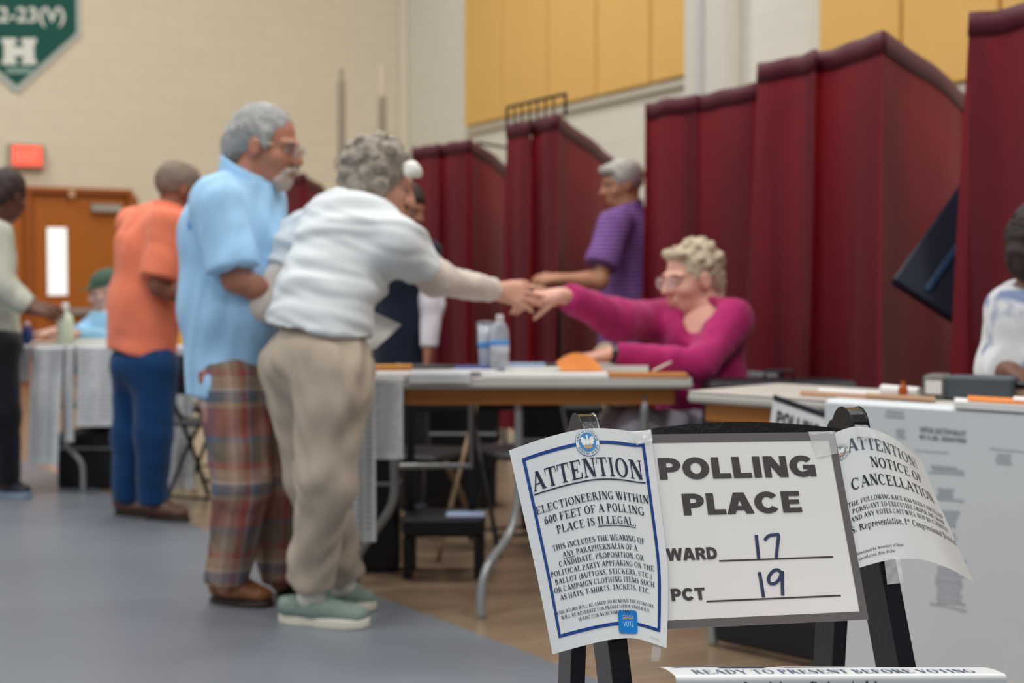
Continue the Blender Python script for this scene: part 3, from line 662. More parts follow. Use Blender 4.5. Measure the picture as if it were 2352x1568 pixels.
x0, x1 = tline(pg, 'PLACE IS ILLEGAL.', .505, .556, .036, .60)
xa = x0 + (x1-x0)*serif_w('PLACE IS ', .05)/serif_w('PLACE IS ILLEGAL.', .05); bar(pg, xa, .547, x1-.012, .5505, 6)
rows = [('THIS INCLUDES THE WEARING OF', .70), ('ANY PARAPHERNALIA OF A', .575), ('CANDIDATE, PROPOSITION, OR', .655), ('POLITICAL PARTY APPEARING ON THE', .80), ('BALLOT (BUTTONS, STICKERS, ETC.)', .76), ('OR CAMPAIGN CLOTHING ITEMS SUCH', .795), ('AS HATS, T-SHIRTS, JACKETS, ETC.', .725)]
for i, (t_, w_) in enumerate(rows):
    x0, x1 = tline(pg, t_, .50, .482-.0395*i, .0255, w_)
    if i == 1: bar(pg, x0, .4345, x0+(x1-x0)*serif_w('ANY', .05)/serif_w(t_, .05), .437, 3)
for i, (t_, w_) in enumerate([('VIOLATORS WILL BE ASKED TO REMOVE THE ITEMS OR', .80), ('WILL BE REFERRED FOR PROSECUTION UNDER R.S.', .74), ('18:1462 FOR NONCOMPLIANCE.', .48)]):
    tline(pg, t_, .49, .180-.0275*i, .0165, w_)
poly_obj('printed_text', pg, am2, dark_navy_ink, atp)
pg = []; serif_line(pg, '07 Apr 2026'.replace('A', 'A'), .90, .024, .009, .075); poly_obj('printed_date', pg, am2, mat('faint_print', (165, 165, 168), .5), atp)
def disc(cx, cy, r, n=28, r0=0., a0=0, a1=360):
    out = []
    for i in range(n):
        t = [math.radians(a0+(a1-a0)*(i+d)/n) for d in (0, 1)]
        o = [(cx+r*math.cos(x), cy+r*math.sin(x)/KX) for x in t]; q = [(cx+r0*math.cos(x), cy+r0*math.sin(x)/KX) for x in t]
        out.append([o[0], o[1], q[1], q[0]] if r0 else [o[0], o[1], (cx, cy)])
    return out
def on_circle(pg, txt, cx, cy, r, cap, a_mid, arc, outward=True):
    w = serif_w(txt, .05); x = 0
    for c in txt:
        if c == ' ': x += .42; continue
        a, ps = SERIF[c]; f = (x + a/2)/w; x += a + .05
        th = math.radians(a_mid + (arc/2 - arc*f)*(1 if outward else -1)); ex = V3(math.sin(th), -math.cos(th), 0)*(1 if outward else -1); ey = V3(math.cos(th), math.sin(th), 0)*(1 if outward else -1)
        c0 = V3(math.cos(th), math.sin(th), 0)*(r if outward else r+cap)
        for p in ps:
            pg.append([(cx + (c0 + ex*(px-a/2)*cap + ey*py*cap)[0], cy + (c0 + ex*(px-a/2)*cap + ey*py*cap)[1]/KX) for px, py in p])
SX, SY = .535, .937
def seal(host, mp, SX, SY, R, mb, mw, mk):
    poly_obj('seal_rim', disc(SX, SY, R), lambda x, y: mp(x, y, .0010), mb, host); poly_obj('seal_ring', disc(SX, SY, R*.97), lambda x, y: mp(x, y, .0012), mw, host)
    pg = disc(SX, SY, R*.71); poly_obj('seal_field', pg, lambda x, y: mp(x, y, .0014), mb, host)
    pg = []
    on_circle(pg, 'STATE OF LOUISIANA', SX, SY, R*.76, R*.15, 90, 170); on_circle(pg, 'SECRETARY OF STATE', SX, SY, R*.76, R*.15, 270, 150, False)
    poly_obj('seal_lettering', pg, lambda x, y: mp(x, y, .0015), mk, host)
    # pelican with spread wings over its nest
    q = lambda pts: [(SX+R*a, SY+R*b/KX) for a, b in pts]
    wings = [q([(-.08, .0), (-.16, .26), (-.36, .42), (-.56, .40), (-.50, .22), (-.58, .12), (-.46, .0), (-.48, -.12), (-.30, -.20), (-.12, -.2)]), q([(.08, .0), (.16, .26), (.36, .42), (.56, .40), (.50, .22), (.58, .12), (.46, .0), (.48, -.12), (.30, -.20), (.12, -.2)]),
             q([(-.12, -.2), (.12, -.2), (.1, .2), (.05, .34), (.07, .5), (.0, .56), (-.07, .5), (-.06, .34), (-.1, .2)]), q([(.0, .54), (.07, .48), (.12, .3), (.07, .34)])]
    poly_obj('seal_bird', wings, lambda x, y: mp(x, y, .0016), mw, host)
    poly_obj('seal_nest', [q([(-.36, -.22), (.36, -.22), (.28, -.42), (.1, -.47), (-.1, -.47), (-.28, -.42)]), q([(-.2, -.08), (-.1, -.08), (-.1, -.24), (-.22, -.24)]), q([(.2, -.08), (.1, -.08), (.1, -.24), (.22, -.24)])], lambda x, y: mp(x, y, .0017), mat('nest_tan', (176, 150, 120), .5), host)
seal(atp, lambda x, y, o: att(x, 1-y, o), SX, SY, .083, seal_blue, mat('seal_white', (214, 218, 218), .5), dark_navy_ink)
# rounded blue badge at the foot of the poster
def rrect(cx, cy, hw, hh, r, n=5):
    out = []
    for (sx, sy, a) in ((1, 1, 0), (-1, 1, 90), (-1, -1, 180), (1, -1, 270)):
        for k in range(n+1):
            th = math.radians(a+90*k/n); out.append((cx+sx*(hw-r)+r*math.cos(th), cy+sy*(hh-r/KX)+r/KX*math.sin(th)))
    return out
rr = rrect(.665, .083, .082, .058, .022); ctr = (.665, .083)
badge = [[rr[i], rr[(i+1) % len(rr)], ctr] for i in range(len(rr))]
bd = poly_obj('badge', badge, lambda x, y: att(x, 1-y, .0011), mat('badge_blue', (22, 112, 186), .3, var=.25, vscale=25), atp)
pg = []; sans_line(pg, 'GEAUX', .618, .712, .095, .020, .02); poly_obj('badge_word', pg, lambda x, y: att(x, 1-y, .0014), gold, bd)
pg = []; sans_line(pg, 'VOTE', .622, .708, .058, .027, .02); poly_obj('badge_word', pg, lambda x, y: att(x, 1-y, .0014), mat('badge_pale', (150, 190, 215), .3), bd)
for (uv, hst) in (([(1452, 990), (1496, 986), (1500, 1012), (1462, 1022)], atp),): tape_piece(uv, .0175, '', hst)
g = Geo(); fnn = homog([(1505, 1440), (1524, 1440), (1516, 1518), (1494, 1518)]); g.grid(lambda a, b: EP(*fnn(a, b), .006+.004*math.sin(3*b)), 4, 10, .0003); g.obj('tape_strip', tape, atp, smooth=True)

# --- NOTICE OF CANCELLATION, wrapped round the right leg and curling back
CT = coons([(0, (1893, 1002)), (.25, (1968, 979)), (.5, (2031, 995)), (.75, (2080, 1025)), (1, (2116, 1057))],
           [(0, (1948, 1311)), (.25, (2036, 1287)), (.5, (2110, 1284)), (.75, (2178, 1304)), (1, (2236, 1337))],
           [(0, (1893, 1002)), (.5, (1921, 1157)), (1, (1948, 1311))],
           [(0, (2116, 1057)), (.3, (2143, 1125)), (.62, (2183, 1215)), (1, (2236, 1337))])
def can(s, t, off=0.):
    u, v = CT(s, t); x = s-.3; return EP(u, v, .0030 + (-.005*x*x if x < .08 else -.005*x*x - .42*(x-.08)**2) + off)
cnp = sheet('cancellation_notice', lambda a, b: can(a, b), 30, 16, .0004, gloss_paper, 'white ATTENTION NOTICE OF CANCELLATION sheet curling off the right easel leg')
cm2 = lambda x, y: can(x, 1-y, .0007)
pg = []
tline(pg, 'ATTENTION!', .5, .822, .098, .70)
poly_obj('printed_title', pg, cm2, mat('grey_blue_print', (84, 92, 104), .3, gain=1.0), cnp)
pg = []
tline(pg, 'NOTICE OF', .575, .682, .082, .55); tline(pg, 'CANCELLATION', .52, .548, .082, .80)
for i, (t_, w_) in enumerate([('THE FOLLOWING RACE HAS BEEN CANCELLED', .88), ('PURSUANT TO EXECUTIVE ORDER JML 26-038', .84), ('AND ANY VOTES CAST WILL NOT BE COUNTED.', .88)]):
    tline(pg, t_, .515, .440-.0535*i, .034, w_)
x0, x1 = serif_line(pg, 'U.S. Representative, 1', .015, .255, .046, .475, 'l')
x2, x3 = serif_line(pg, 'st', .494, .278, .026, .026, 'l'); serif_line(pg, 'Congressional District', .540, .255, .046, .455, 'l')
serif_line(pg, 'Furnished by Secretary of State', .06, .092, .021, .345, 'l'); serif_line(pg, 'Cancellation (Rev. 04/26)', .06, .052, .021, .27, 'l')
poly_obj('printed_text', pg, cm2, ink, cnp)
seal(cnp, lambda x, y, o: can(x, 1-y, o), .085, .85, .075, mat('seal_grey', (120, 124, 128), .5), mat('seal_white', (214, 218, 218), .5), ink)
tape_piece([(1962, 975), (1992, 976), (2016, 1004), (1978, 1010)], .0085, '', cnp)
g = Geo(); fnn = homog([(2030, 1276), (2068, 1280), (2076, 1338), (2038, 1342)]); g.grid(lambda a, b: EP(*fnn(a, b), .0045+.001*math.sin(12*b)*math.sin(9*a)), 8, 12, .0003); g.obj('tape_strip', tape, cnp, smooth=True)

# --- glossy voter identification poster lying over the tray
TB = [P(1500, 1532, 1.80), P(2232, 1534, 1.93), P(2306, 1546, 1.72), P(1549, 1550, 1.60)]
def trp(s, t, off=0.):
    """t 0..0.5 on the tray, 0.5..1 bent down in front of it"""
    if t <= .5:
        k = t/.5; p = (TB[0]*(1-s)+TB[1]*s)*(1-k) + (TB[3]*(1-s)+TB[2]*s)*k + UPV*.004*math.sin(math.pi*k)
        return p + UPV*off
    k = (t-.5)/.5; p = TB[3]*(1-s)+TB[2]*s; a = min(k*4, 1)*math.pi/2; r = .006
    q = p + NF*r*math.sin(a) - UPV*(r*(1-math.cos(a)) + max(0, k-.25)*.22)
    return q + NF*off*math.sin(a) + UPV*off*math.cos(a)
tps = sheet('voter_id_poster', lambda a, b: trp(a, b), 20, 40, .0005, gloss_paper, 'white poster drooping over the easel tray, large serif lettering', 'poster')
tm = lambda x, y: trp(x, 1-y, .0008)
pg = []; serif_line(pg, 'READY TO PRESENT BEFORE VOTING', .49, .520, .115, .86); poly_obj('printed_title', pg, tm, mat('slate_print', (70, 88, 118), .4, gain=1.0), tps)
pg = []; serif_line(pg, "Louisiana Driver's License", .44, .338, .036, .50); poly_obj('printed_text', pg, tm, ink, tps)
pg = [[(.155+.008*math.cos(a), .355+.008*math.sin(a)) for a in [i*math.pi/5 for i in range(10)]]]; poly_obj('bullet', pg, tm, ink, tps)
pg = [_r(.30, .80, .56, .985)]; poly_obj('flag_stripe', pg, lambda x, y: trp(x, 1-y, .0007), mat('flag_red', (206, 70, 52), .3), tps)
pg = [[(.36, .74), (.60, .80), (.60, .88), (.34, .84)]]; poly_obj('flag_stripe', pg, lambda x, y: trp(x, 1-y, .0009), mat('flag_white', (222, 222, 222), .3), tps)
pg = [_r(.16, .72, .30, .96), [(.02, .74), (.16, .8), (.16, .9), (.06, .86)]]; poly_obj('flag_canton', pg, lambda x, y: trp(x, 1-y, .0010), mat('flag_blue', (88, 96, 128), .3), tps)
# ------------------------------------------------------------------ tables, chairs and what lies on them
lam = mat('grey_laminate', (186, 180, 172), .4, gain=1.1, var=.04, vscale=20); rim_m = mat('table_rim', (178, 174, 168), .45, gain=1.1); apron_m = mat('plywood_apron', (176, 112, 52), .5, gain=1.0, var=.1, vscale=8)
tube_m = mat('grey_tube_steel', (142, 146, 146), .3, metal=.35); blk_m = mat('black_enamel', (22, 22, 26), .4, gain=1.0); vinyl = mat('black_vinyl', (28, 28, 34), .45, gain=1.0)
TZ = .76
def table_top(root, c0, ex, L, Wd, inset=.06):
    ey = V3(-ex[1], ex[0], 0); c = c0 + ex*L/2 + ey*Wd/2
    Geo().box(c + UPV*(TZ-.003), (L, Wd, .006), (ex, ey, UPV), .002).obj('table_surface', lam, root)
    Geo().box(c + UPV*(TZ-.020), (L+.006, Wd+.006, .028), (ex, ey, UPV), .008).obj('rim', rim_m, root)
    Geo().box(c + UPV*(TZ-.062), (L-2*inset, Wd-2*inset, .056), (ex, ey, UPV), .004).obj('apron', apron_m, root)
    return ey
# middle table
M0 = V3(*P(770, 870, 4.66)[:2], 0); MR = V3(*P(1590, 870, 4.68)[:2], 0); MEX = nrm(MR-M0); ML = np.linalg.norm(MR-M0); MW = .46
mt = empty('folding_table', M0 + MEX*ML/2, 'grey topped folding table in front of the woman in magenta', 'table', 'folding tables')
MEY = table_top(mt, M0, MEX, ML, MW, .05)
def pip(root, pts, r=.0125, m=None, nm='leg'): return Geo().tube(smooth_path(pts, 5), r, 10).obj(nm, m or tube_m, root, smooth=True)
fA = P(1105, 1428, 4.52); fA[2] = 0
tA = P(1190, 900, 4.76)
pip(mt, [(tA[0], 4.76, TZ-.06), (tA[0]+.002, 4.76, .55), (tA[0]+.0, 4.75, .36), (tA[0]-.03, 4.70, .24), (fA[0]+.02, 4.56, .16), (fA[0], 4.53, .08), (fA[0], 4.52, 0)], .0145)
tB = P(905, 900, 5.06); fB = P(820, 1330, 5.10)
pip(mt, [(tB[0], 5.06, TZ-.06), (tB[0], 5.06, .45), (tB[0]-.005, 5.06, .30), (tB[0]-.06, 5.08, .2), (fB[0]+.01, 5.10, .1), (fB[0], 5.10, 0)], .0145)
tC = P(1399, 900, 5.02); pip(mt, [(tC[0], 5.02, TZ-.06), (tC[0], 5.02, .40), (tC[0]+.06, 5.0, .24), (tC[0]+.07, 5.0, 0)], .0145)
pip(mt, [(tC[0]+.10, 4.74, TZ-.06), (tC[0]+.10, 4.74, .40), (tC[0]+.15, 4.72, .24), (tC[0]+.16, 4.70, 0)], .0145)
b0_, b1_ = P(906, 1071, 5.06), P(1082, 1069, 5.04); b2_ = P(1082, 905, 5.04); b2_[2] = TZ-.06
Geo().tube([b0_, b1_, b2_], .011, 10).obj('brace', tube_m, mt)
# right table: its near edge comes towards the camera on the right
R0 = P(1580, 897, 4.13); R1 = P(2352, 948, 3.42); R0[2] = R1[2] = 0; REX = nrm(R1-R0); RL = 1.55; RW = .46
rt = empty('folding_table', R0 + REX*RL/2, 'grey topped folding table draped with a large ballot sheet behind the easel', 'table', 'folding tables')
REY = table_top(rt, R0, REX, RL, RW, .035)
if REY[1] < 0: REY = -REY
Geo().box(R0 + REX*.25 + REY*.1 + UPV*.30, (.42, .05, .56), (REX, REY, UPV), .01).obj('modesty_panel', vinyl, rt)
for a, b in ((.12, .09), (.12, .39), (1.40, .09), (1.40, .39)):
    p = R0 + REX*a + REY*b; pip(rt, [p+UPV*(TZ-.06), p+UPV*.4, p+UPV*.28-REX*.03, p-REX*.09+UPV*.1, p-REX*.09], .0145, tube_m if b < .2 else blk_m)
# far left table
L0 = V3(*P(40, 795, 7.25)[:2], 0); LR = V3(*P(520, 795, 7.25)[:2], 0); LEX = nrm(LR-L0); LL = 1.40; LW = .46
lt = empty('folding_table', L0 + LEX*LL/2, 'folding table hung with ballot sheets behind the man in orange', 'table', 'folding tables')
LEY = table_top(lt, L0, LEX, LL, LW, .05)
for a, b in ((.22, .06), (.22, .40), (1.2, .06), (1.2, .40)):
    p = L0 + LEX*a + LEY*b; q = -1 if a < .5 else 1
    pip(lt, [p+UPV*(TZ-.06), p+UPV*.4, p+UPV*.26, p+LEX*.08+UPV*.16, p+LEX*.09+UPV*.06, p+LEX*.09], .014)

# --- hanging ballot sheets
ball = mat('ballot_paper', (200, 204, 207), .6, gain=1.08, spec=.2, var=.03, vscale=6); print_m = mat('ballot_print', (168, 173, 180), .6, gain=1.0); print_d = mat('ballot_heading', (96, 102, 116), .6, gain=1.0)
def drop_sheet(p0, ex, out, w, z0, z1, label, seed, over=.12, wave=.012, rows=18, skew=0., name='ballot_sheet', hang=None):
    """sheet lying a little way on the table at p0 (world, at the edge) and hanging to z1"""
    r = np.random.default_rng(seed); ph = r.uniform(0, 6.28, 3)
    def fn(a, b):
        tot = over + z0 - z1; d = b*tot
        if d < over: return p0 + ex*(a*w) - out*(over-d) + UPV*(z0+.003) + out*.004*0
        k = (d-over); zz = z0+.003-max(0, k-.006)
        return p0 + ex*(a*w + skew*k) + out*(.004+min(k, .012) + wave*(1+math.sin(6*a+ph[0]+4*k))*min(1, k*4) + .3*wave*(1+math.sin(14*a+ph[1]))*min(1, k*3)) + UPV*zz
    o = sheet(name, fn, 24, 36, .0005, ball, label, 'ballot sheet', group='ballot sheets hung on the tables')
    def pm_(x, y, off=.0012): return fn(x, 1-y) + out*off
    if rows:
        pg = []; f0 = over/(over+z0-z1)
        for c in range(2):
            for i in range(rows):
                y = (1-f0-.06) - (1-f0-.1)*i/rows; x0 = .08+.46*c; bar(pg, x0, y, x0+.38*r.uniform(.55, 1), y+.35*(1-f0)/rows*.6, 3)
        tag(poly_obj('printed_rows', pg, pm_, print_m, o), kind='stuff')
    return o, fn
nM = -MEY
pz = lambda u, D: V3((u-CU)/F_PX*D, D, 0)
def edge_pt(c0, ex, u):
    a = (u-CU)/F_PX; t = (a*c0[1]-c0[0])/(ex[0]-a*ex[1]); return c0 + ex*t
p = edge_pt(M0, MEX, 838); drop_sheet(p, MEX, nM, .125, TZ, zat(1062, 4.64), 'short ballot sheet hanging off the left of the middle table', 1, .18, wave=.005)
p = edge_pt(M0, MEX, 812); drop_sheet(p + nM*.026, MEX, nM, .075, TZ-.0, zat(1252, 4.62), 'long narrow ballot strip hanging behind the woman in khaki trousers', 2, .01, rows=26, wave=.005)
p = edge_pt(M0, MEX, 940); drop_sheet(p, MEX, nM, .20, TZ+.019, TZ-.022, 'loose white forms drooping over the front edge of the middle table', 12, .16, rows=0, wave=.006)
nL = -LEY
for (u, w, v, lb_, sd, sk) in ((32, .085, 880, 'short ballot sheet at the far left table corner', 3, 0), (78, .155, 1075, 'long ballot sheet hanging left of the far table', 4, -.05), (152, .045, 1020, 'narrow ballot strip beside the long sheet on the far table', 11, 0), (178, .22, 985, 'wide ballot sheet hanging between the far table sheets', 5, 0), (372, .15, 1130, 'long ballot sheet hanging behind the jeans of the man in orange', 6, .02)):
    p = edge_pt(L0, LEX, u); drop_sheet(p, LEX, nL, w, TZ, zat(v, 7.2), lb_, sd, .1, skew=sk)
p = edge_pt(L0, LEX, 418); drop_sheet(p + nL*.045, LEX, nL, .10, TZ, zat(958, 7.15), 'slanted short sheet hanging beside the blue shirt hem', 7, .01, skew=-.12)
# big ballot sheet over the right table
nR = -REY
p = edge_pt(R0, REX, 1905); bo, bfn = drop_sheet(p, REX, nR, .62, TZ, .02, 'large white sample ballot sheet covering the front of the right table', 8, .05, wave=.004, rows=0, name='ballot_banner')
def bmp(x, y): return bfn(x, y) + nR*.0015          # x along, y down in sheet fraction
BO = nR[1]
def bpix(u, v):
    """sheet coordinates of photo pixel on the hanging part"""
    r_ = ray(u, v); c = V3(0, 0, CAM_H); k = np.dot(p + nR*.02 - c, nR)/np.dot(r_, nR); q = c + r_*k
    return float(np.dot(q-p, REX)/.62), float((.05 + TZ - q[2])/(.05+TZ-.02))
def blines(l):
    pg = []
    for (u0, v0, u1, v1, h) in l:
        a, b = bpix(u0, v0), bpix(u1, v1); hh = h/900
        pg.append([(a[0], a[1]-hh), (b[0], b[1]-hh), (b[0], b[1]+hh), (a[0], a[1]+hh)])
    return pg
ls = []
for (u, v, w, n, dv) in ((1925, 950, 62, 2, 18), (2030, 952, 52, 2, 10), (2056, 995, 24, 3, 8), (2136, 1078, 78, 2, 7), (2150, 1130, 50, 4, 6), (2150, 1180, 60, 5, 8), (2150, 1232, 55, 3, 8), (2285, 1052, 40, 3, 9), (2150, 1310, 70, 4, 9), (2150, 1345, 70, 6, 9), (1990, 1300, 30, 3, 9), (2010, 1395, 16, 5, 9)):
    for i in range(n): ls.append((u+random.uniform(0, 6), v+i*dv, u+w*random.uniform(.75, 1), v+i*dv+w*.07, 3.2))
ls += [(2132, 1092, 2216, 1098, 2), (2132, 1152, 2216, 1158, 3), (2140, 1290, 2222, 1296, 2.5), (2138, 1392, 2222, 1410, 3), (2272, 1038, 2352, 1046, 1.5), (2100, 1042, 2178, 1048, 1.5), (2312, 1085, 2312.5, 1100, 6)]
tag(poly_obj('printed_rows', blines(ls), bmp, print_m, bo), kind='stuff')
def sans_pix(pg, txt, u0, v0, u1, v1, cap, bold):
    t = []; sans_line(t, txt, 0, 1, 0, 1, bold)
    for f in t: pg.append([bpix(u0+(u1-u0)*x, v0+(v1-v0)*x - cap*y) for x, y in f])
pg = []; sans_pix(pg, 'OFFICIAL ELECTION BALLOT', 2111, 1000, 2218, 1010, 12, .02); sans_pix(pg, 'MAY 16, 2026 - ORLEANS PARISH', 2111, 1016, 2219, 1026, 11, .02)
poly_obj('printed_heading', pg, bmp, print_d, bo)
for i, (uu, vv) in enumerate(((2192, 1130), (2192, 1150), (2192, 1204), (2192, 1222))): pass
# tilted POLLING sign on the corner of the right table
S0 = [(1777, 905), (1905, 950), (1890, 1075), (1762, 1030)]
hs = homog(S0)
def spl(s, t, off=.0):
    u, v = hs(s, t); r_ = ray(u, v); c = V3(0, 0, CAM_H); k = np.dot(R0 + nR*(.012+off) - c, nR)/np.dot(r_, nR); return c + r_*k
ps = sheet('polling_sign', lambda a, b: spl(a, b), 4, 4, .001, paper, 'tilted white POLLING sign with black border taped to the right table', 'sign')
pg = []; bar(pg, 0, -.11, 1, 0, 4); poly_obj('printed_border', pg, lambda x, y: spl(x, -y, .001), ink, ps)
pg = []; black_line(pg, 'POLLING', .09, .88, -.52, .26); poly_obj('printed_title', pg, lambda x, y: spl(x, -y, .001), ink, ps)

# --- papers, folders, bottles on the middle table
def flat_stack(name, u, v, D, w, d, h, rot, m, label, cat, curl=0., z=TZ, **k):
    c = V3((u-CU)/F_PX*D, D, z); ca, sa = math.cos(rot), math.sin(rot); ex = V3(ca, sa, 0); ey = V3(-sa, ca, 0)
    g = Geo(); g.grid(lambda a, b: c + ex*(a-.5)*w - ey*(b-.5)*d + UPV*(h + .0012 + curl*max(0, a-.5)**2*4), 10, 4, h)
    return tag(g.obj(name, m, None), label, cat, **k)
manila = mat('manila_orange', (206, 138, 56), .6, gain=1.1); brownp = mat('kraft_brown', (168, 108, 48), .6, gain=1.05); orangef = mat('orange_folder', (222, 130, 54), .5, gain=1.1)
bluep = mat('pale_blue_paper', (150, 178, 214), .6)
for i, (u, D, w, d, h, rot, m, lb_) in enumerate((
        (955, 4.82, .34, .22, .010, .06, paper, 'stack of white forms at the left of the middle table'),
        (1085, 4.84, .16, .12, .006, -.08, paper, 'loose white forms lying left of the long white pad'),
        (1250, 4.76, .42, .15, .012, .0, paper, 'white paper pad lying along the table front edge'),
        (1260, 4.92, .30, .16, .020, .03, mat('pale_pad', (205, 206, 198), .6), 'pale pad under the resting hand'),
        (1420, 4.97, .20, .14, .030, -.02, paper, 'white ledger under the magenta sleeve'),
        (1485, 4.78, .27, .18, .010, -.05, brownp, 'brown kraft envelope at the right end of the middle table'),
        (900, 5.02, .14, .10, .024, .1, manila, 'manila folder corner behind the woman in khaki'),
        (1200, 5.075, .16, .08, .028, .03, bluep, 'pale blue sheet beside the water bottles'),
        (1085, 5.0, .12, .1, .020, .1, mat('violet_blue_book', (74, 84, 170), .5), 'violet blue booklet left of the water bottles'))):
    flat_stack('paper_stack', u, 0, D, w, d, h, rot, m, lb_, 'paper', z=TZ+(.0115 if i == 1 else 0))
# orange folded sheet standing up
c = V3((1325-CU)/F_PX*4.80, 4.80, TZ+.0135)
g = Geo(); g.grid(lambda a, b: c + V3((a-.5)*.14 + .02*b, .02*math.sin(3*a)+.03*(1-b), .004+(1-b)*(.06*math.sin(math.pi*(.12+.75*a))**.8)), 14, 8, .0008)
tag(g.obj('folded_sheet', orangef, None), 'orange folded sheet standing on the white pad', 'paper')
# pen
a, b = P(1500, 853, 4.80), P(1542, 831, 4.86); a[2] = TZ+.018
tag(Geo().tube([a, a*.3+b*.7, b], [.004, .004, .0025], 8).obj('pen', mat('pen_white', (205, 200, 192), .4), None), 'white pen sticking out of the kraft envelope', 'pen')
clear = mat('clear_bottle', (214, 222, 232), .12, alpha=.55, spec=.7, gain=1.1); lab_b = mat('bottle_label', (90, 150, 215), .4); cap_w = mat('bottle_cap', (215, 215, 214), .4); lab_w = mat('bottle_label_white', (205, 210, 222), .4)
def bottle(u, D, h, r, label, cup=False, z=TZ):
    c = V3((u-CU)/F_PX*D, D, z); o = empty('cup' if cup else 'water_bottle', c, label, 'cup' if cup else 'bottle')
    if cup:
        Geo().lathe(c, [(r*.72, 0), (r*.74, .004), (r, h), (r*.95, h), (r*.7, .008)], 24).obj('cup_wall', clear, o, smooth=True)
        Geo().lathe(c+UPV*(h-.004), [(r*1.02, 0), (r*1.02, .008), (r*.7, .010)], 24).obj('lid', mat('cup_lid_grey', (120, 120, 130), .4), o)
        Geo().lathe(c+UPV*h*.50, [(r*.90, 0), (r*.95, h*.13)], 24).obj('print_band', lab_b, o, smooth=True)
    else:
        Geo().lathe(c, [(r*.8, 0), (r, .008), (r, h*.28), (r*.95, h*.3), (r, h*.33), (r, h*.68), (r*.92, h*.76), (r*.6, h*.86), (r*.36, h*.9), (r*.36, h*.94)], 24).obj('bottle_body', clear, o, smooth=True)
        Geo().lathe(c+UPV*h*.915, [(r*.42, 0), (r*.42, h*.085), (r*.3, h*.088)], 18).obj('cap', cap_w, o)
        Geo().lathe(c+UPV*h*.36, [(r*1.02, 0), (r*1.02, h*.19)], 24).obj('label_band', lab_w, o, smooth=True)
        Geo().lathe(c+UPV*h*.48, [(r*1.03, 0), (r*1.03, h*.09)], 24).obj('label_band', lab_b, o, smooth=True)
    return o
bottle(1148, 4.96, .205, .032, 'clear water bottle with a white cap and blue label on the middle table')
bottle(1118, 5.02, .175, .034, 'clear plastic cup with blue print left of the water bottle', True)
# small dark items behind the papers on the middle table
tag(Geo().box(P(1000, 832, 5.05)*V3(1, 1, 0)+UPV*(TZ+.012), (.16, .08, .02), bev=.006).obj('eyeglass_case', blk_m, None), 'black flat case at the back of the middle table', 'case')

# --- things on the right table
def rpt(u, b): return edge_pt(R0 + REY*b, REX, u)
bc = rpt(2195, .26); bx = empty('file_box', bc + UPV*TZ, 'dark grey desk box with a white label on the right table', 'box')
ca = nrm(REX*.8 + REY*.25); cb = V3(-ca[1], ca[0], 0)
Geo().box(bc + ca*.07 + UPV*(TZ+.033), (.17, .11, .062), (ca, cb, UPV), .006).obj('body', mat('slate_plastic', (70, 76, 84), .5, gain=1.1), bx)
Geo().box(bc + ca*-.045 + UPV*(TZ+.033), (.06, .116, .066), (ca, cb, UPV), .008).obj('end_cap', mat('olive_grey_plastic', (100, 98, 92), .5, gain=1.1), bx)
Geo().box(bc + ca*-.045 - cb*.059 + UPV*(TZ+.034), (.042, .002, .036), (ca, cb, UPV)).obj('white_label', paper, bx)
p2 = rpt(2385, .36); p2b = empty('card_reader', p2 + UPV*TZ, 'black and tan device beside the desk box at the right edge', 'device')
Geo().box(p2 + UPV*(TZ+.018), (.20, .11, .034), (REX, REY, UPV), .006).obj('base', mat('tan_plastic', (160, 138, 110), .5), p2b)
Geo().box(p2 + UPV*(TZ+.043), (.22, .12, .016), (REX, REY, UPV), .005).obj('cover', blk_m, p2b)
def tilt_sheet(name, q, m, label, cat, h=.004):
    p = [np.asarray(x, float) for x in q]; g = Geo(); g.grid(lambda a, b: (p[0]*(1-a)+p[1]*a)*(1-b)+(p[3]*(1-a)+p[2]*a)*b + UPV*(.001+h), 6, 4, h); return tag(g.obj(name, m, None), label, cat)
def rq(u0, u1, b0, b1, z0=TZ, z1=None):
    z1 = z0 if z1 is None else z1
    return [rpt(u0, b1)+UPV*z0, rpt(u1, b1)+UPV*z1, rpt(u1, b0)+UPV*z1, rpt(u0, b0)+UPV*z0]
tilt_sheet('paper_stack', rq(2195, 2480, -.02, .10, TZ, TZ), paper, 'thick white papers under the orange folder on the right table', 'paper', .016)
tilt_sheet('orange_folder', rq(2225, 2500, .0, .12, TZ+.0175, TZ+.0175), orangef, 'bright orange folder lying on white papers at the right edge', 'folder', .004)
tilt_sheet('paper_sheet', rq(2330, 2500, .02, .12, TZ+.023, TZ+.023), mat('pinkish_paper', (212, 204, 210), .6), 'pinkish white sheet on top of the orange folder', 'paper', .003)
tilt_sheet('kraft_envelope', rq(1840, 2060, .06, .18), mat('tan_kraft', (150, 116, 88), .6), 'tan envelope lying on the right table behind the sign', 'envelope', .004)
tilt_sheet('kraft_envelope', rq(1990, 2150, .05, .15, TZ+.005), mat('tan_kraft', (150, 116, 88), .6), 'tan envelope lying in front of the rolled paper', 'envelope', .006)
tilt_sheet('paper_sheet', rq(1880, 2080, .22, .32), paper, 'white sheet lying flat behind the tan envelopes', 'paper', .003)
a, b = rpt(2030, .24)+UPV*(TZ+.016), rpt(2115, .20)+UPV*(TZ+.016)
tag(Geo().tube([a, b], .015, 14).obj('paper_roll', paper, None), 'white rolled paper lying before the desk box', 'paper roll')
c = rpt(2076, .16); tag(Geo().lathe(c+UPV*(TZ+.012), [(.012, 0), (.014, .004), (.012, .02), (.006, .026), (.007, .036)], 12).obj('amber_bottle', mat('amber_glass', (170, 84, 26), .2, gain=1.0), None), 'small amber bottle on the right table', 'bottle')

